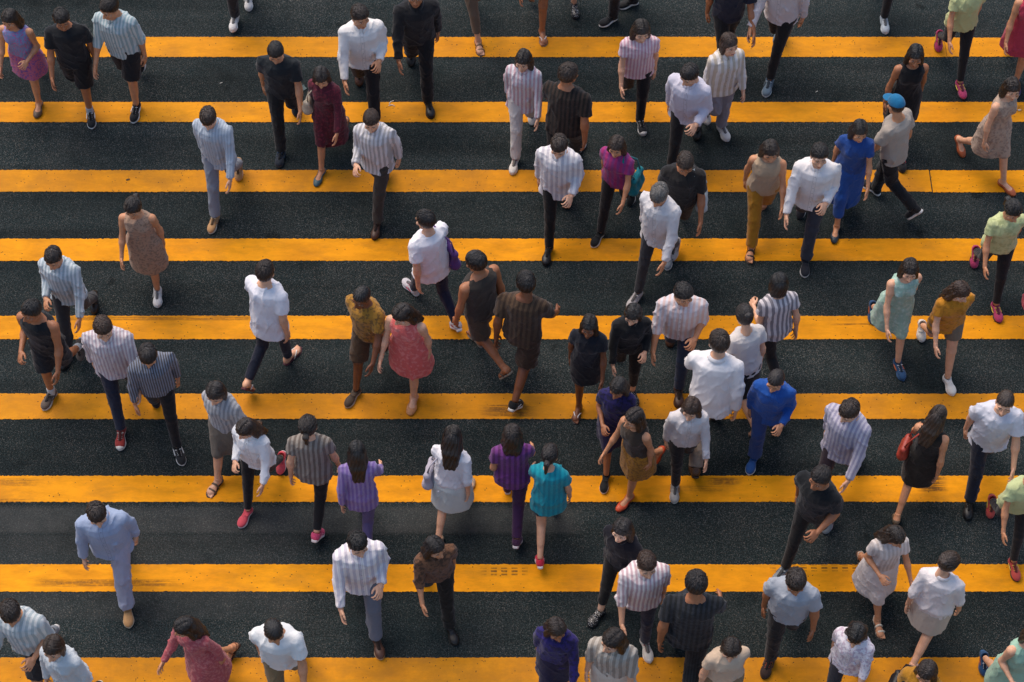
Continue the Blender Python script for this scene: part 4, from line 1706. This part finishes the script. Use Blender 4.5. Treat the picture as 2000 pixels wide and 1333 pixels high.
# --- middle left
p(570, 694, 152, 'load', 'R', 'm', ('tee', '#e6e3e7', None, 1.0, -.16), ('slim', '#171d2e'), ('flipflop', '#8d2f3a', '#5a2430', '#e4e0da'),
  'person in long loose white T-shirt and navy trousers with white-strapped flip-flops walking away', ('short', BLACKH), 'a')
p(690, 776, -24, 'step', 'R', 'm', ('tee', '#a8772c', ('print', '#7d5a2a', 5), .8), ('shorts', '#4e3a28'), ('slipon', '#4a3c30', '#b9ad9c'),
  'person in mustard T-shirt and brown shorts with brown slip-on shoes', ('short', BLACKH), 'd')
p(806, 788, -20, 'load', 'L', 'f', ('dress', '#d8655f', ('print', '#e08078', 4), .5, -.40, .07), None, ('flat', '#c98a58', '#8a5c3a'),
  'person in coral pink sleeveless dress with tan flats on the middle stripe', ('long', DKBROWN), 'a', arms='ss')
p(803, 562, -148, 'step', 'L', 'm', ('tee', '#ece8ea', None, 1.0, -.12), ('slim', '#1a2038'), ('sneaker', '#c9c4c6', '#e6e2e0', '#b03a5a', '#a02c4a'),
  'person in white T-shirt and navy trousers with maroon-striped sneakers walking away up left', ('short', BLACKH), 'a',
  bag=('tote', '#5d3a78', 'R', 'purple tote bag on the shoulder of the person in white T-shirt walking away'))
p(930, 660, -138, 'load', 'R', 'm', ('tank', '#38312b', None, .7), ('shorts', '#4b4034'), ('flipflop', '#8c8478', '#8c8478', '#4a4038'),
  'person in brown tank top and khaki shorts with grey flip-flops', ('short', BLACKH), 'c')
p(735, 250, 6, 'step', 'L', 'm', ('shirt', '#e8e4e0', None, .9, -.1), ('trousers', '#1f1d20'), LBR,
  'person in white long-sleeved shirt and dark trousers with brown leather shoes near top', ('short', BLACKH), 'b')
p(838, 212, 6, 'step', 'L', 'm', ('jacket', '#1a1a1d', None, .8), ('trousers', '#131417'), LBK,
  'person all in black with jacket, right of the white shirt at the top', ('short', BLACKH), 'c')
p(625, 345, -12, 'step', 'R', 'f', ('dressl', '#501a28', ('print', '#6b2433', 5), .7, -.52, .05), None, ('flat', '#3c5a62', '#24363c'),
  'person in dark maroon long-sleeved dress with teal flats', ('long', BLACKH), 'b',
  bag=('handbag', '#b9aa94', 'R', 'cream handbag hanging beside the dark maroon dress'))
p(548, 308, 0, 'step', 'R', 'm', ('tee', '#1d2226', None, .7), ('trousers', '#15191d'), ('sneaker', '#17202c', '#22303c', '#2f4a66', '#22384e'),
  'person in plain charcoal T-shirt and black trousers with dark blue sneakers', ('short', BLACKH), 'b')
p(735, 448, -16, 'step', 'L', 'm', ('shirt', '#d6d2d2', ('vstripe', '#9b9794', 7), 1.0, -.12), ('trousers', '#3a3632'), LBR,
  'person in white shirt with grey stripes below the second stripe, left of centre', ('short', BROWNH), 'a')
# --- top middle
p(936, 92, 20, 'step', 'R', 'f', ('half', '#cdbfae', None, .9, -.08), ('crop', '#6a5a4a'), ('sandal', '#8a6a4c', '#4a3828', '#8a6a4c'),
  'person cut by the top edge in brown cropped trousers and brown strapped sandals', ('bob', DKBROWN), 'a')
p(1060, 72, 0, 'load', 'L', 'f', ('tee', '#c7bdb3', None, .9), ('hot', '#4c4a4a'), ('flipflop', '#7a5a42', '#7a5a42', '#e6e0d8'),
  'person cut by the top edge, bare legs and white-strapped flip-flops on the top stripe', ('long', BLACKH), 'c')
p(1122, 20, 0, 'load', 'L', 'f', ('tee', '#20242a'), ('crop', '#0f1013'), ('slipon', 'stud', '#17171a'),
  'person at the top edge in black cropped trousers with studded slip-on shoes', ('bob', BLACKH), 'a')
p(1228, 8, -62, 'reach', 'R', 'm', ('tee', '#1c3b50'), ('trousers', '#121418'), ('slipon', '#17181b', '#e8e4dc'),
  'person at the top edge turned sideways in dark trousers with white-soled black shoes', ('short', BLACKH), 'b')
p(1005, 322, -6, 'step', 'R', 'f', ('shirt', '#d8d4d6', ('vstripe', '#c08f98', 7), 1.0, -.16), ('trousers', '#cfc9c4'), ('canvas', '#d8cfc4', '#e6e0d6', '#8a3040'),
  'person in white shirt with pink stripes and white trousers, maroon-laced white canvas shoes', ('long', DKBROWN), 'a')
p(1130, 290, 164, 'step', 'R', 'm', ('tee', '#191512', ('vstripe', '#3a2c24', 8), .8), ('trousers', '#0f1012'), SB,
  'person in black and brown striped T-shirt walking away with black and white sneakers', ('short', BLACKH), 'c')
p(1070, 498, -6, 'step', 'R', 'm', ('shirt', '#e9e3e0', ('vstripe', '#b9b4bc', 6), 1.0, -.16), ('slim', '#0f1013'), LBK,
  'person in long loose white shirt and slim black trousers with black leather shoes, centre', ('short', BLACKH), 'a')
p(1252, 246, 4, 'load', 'L', 'f', ('tee', '#c79aa5', ('vstripe', '#e0d2d4', 9), .9, -.1), ('slim', '#12151b'), ('canvas', '#17181c', '#d8d4ce', '#dcd8d2'),
  'person in pink and white striped top and black jeans with black canvas shoes', ('long', DKBROWN), 'a')
p(1412, 166, 8, 'step', 'R', 'm', ('tee', '#151a2c', None, .8), ('trousers', '#101217'), ('slipon', '#121316', '#c9c6c2'),
  'person in dark navy T-shirt and black trousers at top right of centre', ('short', BLACKH), 'c', arms='ss')
p(1305, 350, -18, 'step', 'R', 'm', ('shirt', '#cfcbd6', None, 1.0, -.12), ('slim', '#14161b'), LBK,
  'person in lavender white shirt and black trousers in upper centre right', ('short', BLACKH), 'a',)
p(1412, 258, 16, 'pass', 'L', 'f', ('shirt', '#dbd5d0', ('vstripe', '#b9a88e', 5), 1.0, -.14), ('trousers', '#8c8c98'), SW,
  'person in cream striped shirt and pale grey trousers behind the lavender shirt', ('bob', BROWNH), 'a')
p(1500, 170, -24, 'step', 'L', 'm', ('shirt', '#cdc4c4', None, .8, -.08), ('slim', '#121317'), ('sneaker', '#5f7280', '#c4d0d6', '#aebac2', '#46545e'),
  'person in pale pinkish grey shirt and black trousers with blue-grey sneakers', ('short', BLACKH), 'b')
p(1727, 48, -4, 'load', 'L', 'm', ('tee', '#aab2b4', None, .9), ('slim', '#191c20'), ('sneaker', '#b4bcc0', '#ccd2d4', '#d2d6d8', '#9aa4aa'),
  'person cut by the top edge, slim dark trousers and pale grey sneakers, right of centre', ('short', BLACKH), 'b')
p(1876, 176, 4, 'step', 'L', 'f', ('tee', '#c2c58c', None, .8, -.06), ('leggings', '#15161a'), SALM,
  'person in yellow-green T-shirt and black leggings with pink sneakers at top right', ('pony', DKBROWN), 'b')
p(1984, 170, -10, 'load', 'L', 'f', ('dress', '#b5394e', None, .5, -.36, .06), None, ('sneaker', '#3b2f66', '#cfcbd6', '#6a5ca0', '#5a4a90'),
  'person in crimson dress with purple sneakers at the top right edge', ('long', BROWNH), 'b')
p(1760, 318, -4, 'step', 'L', 'f', ('dress', '#131316', None, .5, -.38, .04), None, ('sneaker', '#17161a', '#1d1a1e', '#c8344a', '#c02c44'),
  'person in short black dress with bare legs and black and red running shoes', ('long', BLACKH), 'c')
p(1702, 368, -128, 'load', 'R', 'm', ('tee', '#a89c90', None, .8), ('trousers', '#121418'), ('slipon', '#15161a', '#e8e4de'),
  'person in blue cap and beige T-shirt walking away with white-soled black shoes', ('short', BLACKH), 'b', cap='#1b6a94')
p(1965, 366, 30, 'step', 'L', 'f', ('dress', '#b49c88', ('print', '#9a8474', 5), .5, -.42, .05), None, ('flat', '#b3592e', '#6a3a20'),
  'person in beige print dress with orange-brown ballet flats at right edge', ('long', DKBROWN), 'a')
p(1632, 455, -6, 'step', 'R', 'f', ('tee', '#1f4486', None, .7), ('skirt', '#1a4c9a', None, -.62, .04), ('flat', '#22303c', '#15181c'),
  'slim person in blue T-shirt and long blue skirt right of the white shirt', ('long', BLACKH), 'b')
p(1572, 520, -12, 'step', 'L', 'm', ('shirt', '#e5e0de', None, 1.0, -.14), ('trousers', '#30343f'), ('slipon', '#1b1d26', '#dedad6'),
  'person in loose white shirt and slate trousers with dark slip-ons at right', ('short', BLACKH), 'a')
p(1466, 494, -4, 'step', 'R', 'f', ('tank', '#b39a7e', None, .7), ('trousers', '#a8761e'), ('sandal', '#3a2a20', '#2a1c14', '#3a2a20'),
  'person in tan tank top and mustard trousers left of the loose white shirt', ('long', DKBROWN), 'b')
# --- centre
p(1168, 466, -24, 'step', 'R', 'f', ('tee', '#a02c6a', ('vstripe', '#7c3a7a', 5), .8, -.08), ('slim', '#141218'), SLB,
  'person in magenta striped top and black trousers with black slip-on shoes', ('long', BLACKH), 'b',
  bag=('tote', '#11727c', 'L', 'teal tote bag carried beside the magenta striped top'))
p(1306, 506, -4, 'load', 'R', 'm', ('tee', '#1e1c1c', None, .8), ('slim', '#101216'), SG,
  'person in black T-shirt with slim black trousers and grey knit sneakers', ('short', BLACKH), 'c',
  bag=('tote', '#aab4b8', 'L', 'pale grey tote bag on the shoulder of the person in black T-shirt'))
p(1240, 586, -26, 'step', 'R', 'm', ('shirt', '#d4d0cf', None, 1.0, -.12), ('slim', '#2c2f35'), ('sneaker', '#b4aeac', '#d8d3ce', '#cfcac6', '#8c8688'),
  'person in plain white shirt walking down left in pale grey knit sneakers, centre', ('short', GREYH), 'b')
p(1030, 678, 160, 'step', 'L', 'm', ('tee', '#3a2a1e', ('vstripe', '#54402e', 7), .7), ('shorts', '#3c2c20'), SB,
  'person in brown T-shirt and brown shorts walking away with black sneakers near centre', ('short', BLACKH), 'd')
p(1128, 806, -8, 'load', 'R', 'f', ('tee', '#14161f', None, .8), ('skirt', '#12141b', None, -.34, .03), ('flipflop', '#1c1a1e', '#2a2428', '#e2dedc'),
  'person in black T-shirt and short black skirt with white-strapped black flip-flops', ('long', BLACKH), 'd')
p(1182, 942, -4, 'step', 'R', 'f', ('tee', '#231d52', ('print', '#191636', 4), .9, -.14), ('skirt', '#1c1a44', None, -.38, .04), SLB,
  'person in indigo T-shirt and indigo skirt with black slip-on shoes', ('long', BLACKH), 'c')
p(1237, 776, 4, 'load', 'L', 'f', ('shirt', '#141518', None, .7), ('crop', '#0f1012'), ('slipon', 'stud', '#17171a'),
  'person in black shirt and cropped black trousers with studded slip-ons, centre', ('bob', BLACKH), 'a')
p(1325, 775, -8, 'step', 'L', 'm', ('half', '#d3b9b4', ('vstripe', '#cfd2da', 7), .9, -.08), ('slim', '#27344c'), LBR,
  'person in pink and pale blue striped shirt with dark jeans and brown leather shoes', ('short', BLACKH), 'b')
p(1398, 800, 172, 'step', 'R', 'm', ('shirt', '#ebe6e4', None, 1.0, -.14), ('trousers', '#8a7a6c'), ('leather', '#5a3c28', '#2a1c14', '#3a281c'),
  'broad person in white shirt and taupe trousers walking away right of centre', ('short', BLACKH), 'a', size=1.03)
p(1480, 665, -156, 'step', 'R', 'f', ('tee', '#cfc7c8', ('vstripe', '#55525c', 6), .9), ('slim', '#16171c'), ('sneaker', '#b84a6a', '#d9b9c2', '#dcaab8', '#dcaab8'),
  'person in black and white striped top walking away with pink sneakers', ('bob', BLACKH), 'a')
p(1432, 766, -152, 'load', 'R', 'f', ('tee', '#d2cac4', None, 1.0, -.06), ('skirt', '#15171b', None, -.42, .02), ('sandal', '#17161a', '#17161a', '#17161a'),
  'person in cream blouse and black skirt with black sandals walking away', ('bun', BLACKH), 'a')
p(1470, 905, -14, 'load', 'R', 'f', ('shirt', '#1d4f9c', None, .8, -.16), ('trousers', '#1a3f7e'), ('slipon', '#1d4a86', '#c4ccd6'),
  'person dressed all in bright blue with blue shoes', ('short', BLACKH), 'b')
p(1318, 960, 2, 'load', 'R', 'f', ('shirt', '#d3ccca', None, .8), ('slim', '#131418'), ('sneaker', '#a8a39c', '#d6d2cc', '#c4c0ba', '#8a8680'),
  'person in off-white blouse and black trousers with light grey sneakers', ('long', BROWNH), 'a')
p(1222, 980, -48, 'load', 'L', 'f', ('tank', '#3c3026', None, .6), ('skirt', '#a8741f', ('print', '#84581a', 6), -.42, .05), ('flat', '#d4502a', '#7a3018'),
  'person in mustard skirt and brown top with orange flats, walking left', ('long', BLACKH), 'b')
p(1085, 985, 176, 'step', 'R', 'f', ('tee', '#1497a5', ('vstripe', '#0d7f90', 6), 1.0, -.16), ('hot', '#2a3038'), ('sneaker', '#cf2a44', '#e6e0de', '#e8556a', '#e8b0b8'),
  'person in loose teal T-shirt with bare legs and bright red sneakers walking away', ('pony', BLACKH), 'a')
p(990, 945, 178, 'step', 'L', 'f', ('tee', '#5c2a5e', ('vstripe', '#7c3f86', 6), .7), ('slim', '#3c1d44'), ('sneaker', '#40213f', '#d8d2d4', '#6a3f68', '#5a3058'),
  'person dressed in dark purple with purple sneakers left of the teal top', ('long', BLACKH), 'b')
p(914, 955, 166, 'step', 'R', 'f', ('half', '#e4e0e2', None, 1.0, -.08), ('skirt', '#ccd2ce', None, -.40, .07), ('flat', '#b39a80', '#7a654e'),
  'person in white blouse and flared white skirt with nude ballet flats walking away', ('long', DKBROWN), 'a',
  bag=('tote', '#b0aab4', 'L', 'pale lilac tote bag beside the flared white skirt'))
p(706, 978, 178, 'step', 'L', 'f', ('shirt', '#7c64a0', ('vstripe', '#9a88b4', 7), .8, -.14), ('slim', '#5a4f78'), ('slipon', '#565266', '#7a7688'),
  'person in lilac and purple striped shirt walking away with grey slip-ons', ('long', BLACKH), 'a')
p(622, 930, 172, 'step', 'L', 'f', ('tee', '#8d857c', ('vstripe', '#5a4c44', 7), .9, -.08), ('leggings', '#131318'), ('sneaker', '#cf4a72', '#e4dcdc', '#e88aa4', '#e8a0b4'),
  'person in grey-brown striped top and black leggings with bright pink sneakers walking away', ('pony', DKBROWN), 'a')
p(480, 1010, -18, 'step', 'R', 'f', ('shirt', '#e7e6e6', None, .9, -.1), ('leggings', '#121217'), ('slipon', '#d2505c', '#e6d6d4'),
  'person in white shirt and black leggings with coral slip-on shoes at lower left', ('long', BLACKH), 'a')
p(420, 950, -22, 'step', 'R', 'f', ('half', '#a9a9ab', ('vstripe', '#7d7e82', 8), .9, -.08), ('skirt', '#6a6258', None, -.42, .04), ('sandal', '#5a4636', '#3a2c22', '#5a4636'),
  'person in grey pinstriped blouse and taupe skirt with sandals, lower left', ('bob', BLACKH), 'a')
# --- lower middle
p(738, 1262, 8, 'step', 'L', 'm', ('shirt', '#ebe4e2', ('vstripe', '#bcb6c4', 6), 1.0, -.14), ('trousers', '#6a6e7a'), ('leather', '#5a3826', '#c4a888', '#3a2418'),
  'person in long-sleeved white shirt and grey trousers with brown leather shoes, lower centre', ('short', BLACKH), 'a')
p(882, 1238, 14, 'step', 'L', 'f', ('half', '#6b4a35', ('print', '#4a3426', 5), .8), ('trousers', '#14130f'), ('boot', '#17130f', '#0d0b0a'),
  'person in rust brown top and black trousers with black ankle boots', ('long', BLACKH), 'b')
p(1166, 1205, -30, 'step', 'R', 'f', ('shirt', '#15131c', None, .8, -.1), ('crop', '#0f1013'), ('slipon', 'stud', '#17171a'),
  'person in black blouse and cropped trousers with studded slip-ons, lower centre', ('long', BLACKH), 'e')
p(1062, 1400, -8, 'step', 'R', 'f', ('shirt', '#2b2262', ('print', '#201a44', 4), .9, -.12), ('skirt', '#1c1838', None, -.45, .04), SLB,
  'person in indigo long-sleeved top at the bottom edge, centre', ('long', BLACKH), 'c')
p(1262, 1268, 6, 'load', 'L', 'm', ('half', '#e6ddda', ('vstripe', '#b58c94', 8), 1.0, -.12), ('slim', '#23283a'), ('canvas', '#cfc6ba', '#e6e0d6', '#8a3040'),
  'person in white and rose striped shirt with maroon-laced cream canvas shoes, lower centre', ('short', BROWNH), 'a')
p(1325, 1240, 172, 'step', 'L', 'm', ('tee', '#17191c', ('vstripe', '#2b2e34', 8), .8), ('trousers', '#101216', ('vstripe', '#23262c', 14)), ('sneaker', '#3c4046', '#dcdcdc', '#c9cccf', '#d6d8da'),
  'person in black pinstriped T-shirt and trousers walking away with dark grey runners', ('short', BLACKH), 'c')
p(1200, 1388, -20, 'pass', 'L', 'f', ('half', '#b7aea2', ('vstripe', '#877c70', 6), .9), ('skirt', '#cfc4b6', None, -.45, .05), ('flat', '#8a6a4c', '#4a3828'),
  'person in taupe striped blouse at the bottom edge beside the indigo top', ('long', DKBROWN), 'a')
p(1425, 1440, 6, 'step', 'L', 'f', ('tee', '#cdb49a', None, .8), ('skirt', '#8a7458', None, -.4, .03), ('flat', '#6a4a34', '#3a2818'),
  'person in peach T-shirt at the bottom edge, right of centre', ('bob', DKBROWN), 'a')
# --- lower right
p(1526, 1122, -32, 'step', 'R', 'm', ('tee', '#141619', None, .8), ('slim', '#101216'), ('sneaker', '#80878c', '#c9a9b4', '#b4babe', '#60666c'),
  'person in black T-shirt and slim trousers with silver grey sneakers at lower right', ('short', BLACKH), 'c')
p(1580, 998, -32, 'step', 'R', 'm', ('shirt', '#bdb7c2', ('vstripe', '#8a86a0', 8), 1.0, -.12), ('slim', '#3a2c34'), ('canvas', '#7c5a60', '#e2dcd8', '#d8d0cc'),
  'person in lavender and grey striped shirt with white-toed canvas shoes at right', ('short', BLACKH), 'a')
p(1812, 920, 156, 'step', 'R', 'f', ('tank', '#1b1713', None, .6), ('skirt', '#19140f', None, -.36, .04), ('flat', '#6a5a48', '#2a221a'),
  'person in dark brown tank top and black skirt with bare legs walking away, right', ('long', BLACKH), 'b',
  bag=('handbag', '#a03a2c', 'L', 'red handbag hanging beside the dark brown tank top'))
p(1892, 992, -6, 'step', 'R', 'm', ('tee', '#d0d0d8', None, 1.0, -.1), ('trousers', '#141c2e'), LBK,
  'person in white T-shirt and dark navy trousers near right edge', ('short', BLACKH), 'a')
p(1980, 1112, 2, 'step', 'L', 'f', ('tee', '#bcc48e', None, .8, -.06), ('leggings', '#16171b'), ('sneaker', '#b8483f', '#3c2a28', '#e4c24e', '#e4c24e'),
  'person in yellow-green T-shirt with red sneakers at lower right edge', ('pony', BROWNH), 'b')
p(1946, 610, 2, 'step', 'L', 'f', ('tee', '#c6cc94', ('print', '#b4bc84', 4), .8, -.04), ('leggings', '#15161a'), SALM,
  'person in yellow-green top and black leggings with magenta sneakers, right of the mustard top', ('pony', BLACKH), 'b')
p(1756, 722, 8, 'step', 'L', 'f', ('dress', '#9dbdab', ('print', '#b4cabc', 4), .6, -.42, .06), None, ('sneaker', '#25486e', '#2e5a86', '#dcdcdc', '#d86a30'),
  'person in mint green dress with blue and orange sneakers', ('long', DKBROWN), 'a')
p(1853, 752, 8, 'step', 'L', 'f', ('tee', '#c58322', ('print', '#b0741c', 4), .8, -.1), ('hot', '#7a6a58'), ('slipon', '#dcd6cc', '#e4ded6'),
  'person in mustard orange T-shirt and short shorts with white slip-ons', ('long', BROWNH), 'a')
p(2012, 690, -4, 'step', 'R', 'f', ('dress', '#b4364c', ('print', '#c85a66', 5), .5, -.4, .06), None, ('flat', '#7a2a34', '#3a1418'),
  'person in crimson dress at the middle of the right edge', ('long', BLACKH), 'b')
p(1812, 1186, 150, 'step', 'L', 'f', ('half', '#e6ddda', None, 1.0, -.04), ('skirt', '#c9bcae', None, -.36, .03), ('flat', '#d4b0a4', '#a87868'),
  'person in white blouse with pale pink flats walking away at lower right', ('bun', BLACKH), 'a')
p(1716, 1225, 18, 'step', 'R', 'f', ('tee', '#d2c8c2', ('vstripe', '#b9aca4', 7), .8), ('skirt', '#d6ccc8', None, -.48, .09), ('sandal', '#c4b8a4', '#3a3028', '#d8ccb8'),
  'person in wide off-white skirt and striped top with silver sandals', ('long', DKBROWN), 'b')
p(1600, 1410, -26, 'step', 'R', 'f', ('half', '#e6dee2', ('print', '#c8b4c0', 5), 1.0, -.1), ('slim', '#2a2a32'), SW,
  'person in white and faint pink blouse at the bottom edge, lower right', ('long', BLACKH), 'a')
p(1745, 1440, -24, 'pass', 'R', 'f', ('tee', '#a8741c', None, .9, -.08), ('skirt', '#8a5c18', None, -.45, .05), ('flat', '#3a2a20', '#1c1410'),
  'person in mustard top at the bottom edge between white blouse and mint dress', ('long', BLACKH), 'b',
  bag=('handbag', '#1c1917', 'R', 'black handbag with strap on the mustard top at the bottom edge'))
p(1500, 1300, -14, 'load', 'R', 'm', ('tee', '#9fa4ac', None, .8), ('trousers', '#1b1a1c'), ('sneaker', '#33221c', '#1a1412', '#e0603a', '#5a3c30'),
  'person in grey T-shirt with orange-laced brown sneakers on the lowest stripe', ('short', BLACKH), 'c')
p(1985, 1425, 10, 'step', 'L', 'f', ('dress', '#9cc0a8', None, .6, -.45, .07), None, ('sneaker', '#25486e', '#2e5a86', '#dcdcdc', '#d86a30'),
  'person in mint green dress cut by the bottom right corner', ('long', DKBROWN), 'a')

bpy.context.view_layer.update()
if __name__ == '__main__':
    ps = [(o.matrix_world.translation, l) for o, l in PEOPLE]
    for i in range(len(ps)):
        for j in range(i):
            d = (ps[i][0] - ps[j][0]).xy.length
            if d < .52:
                print('CLOSE %.2f | %s | %s' % (d, ps[i][1], ps[j][1]))
    print('people', len(ps))
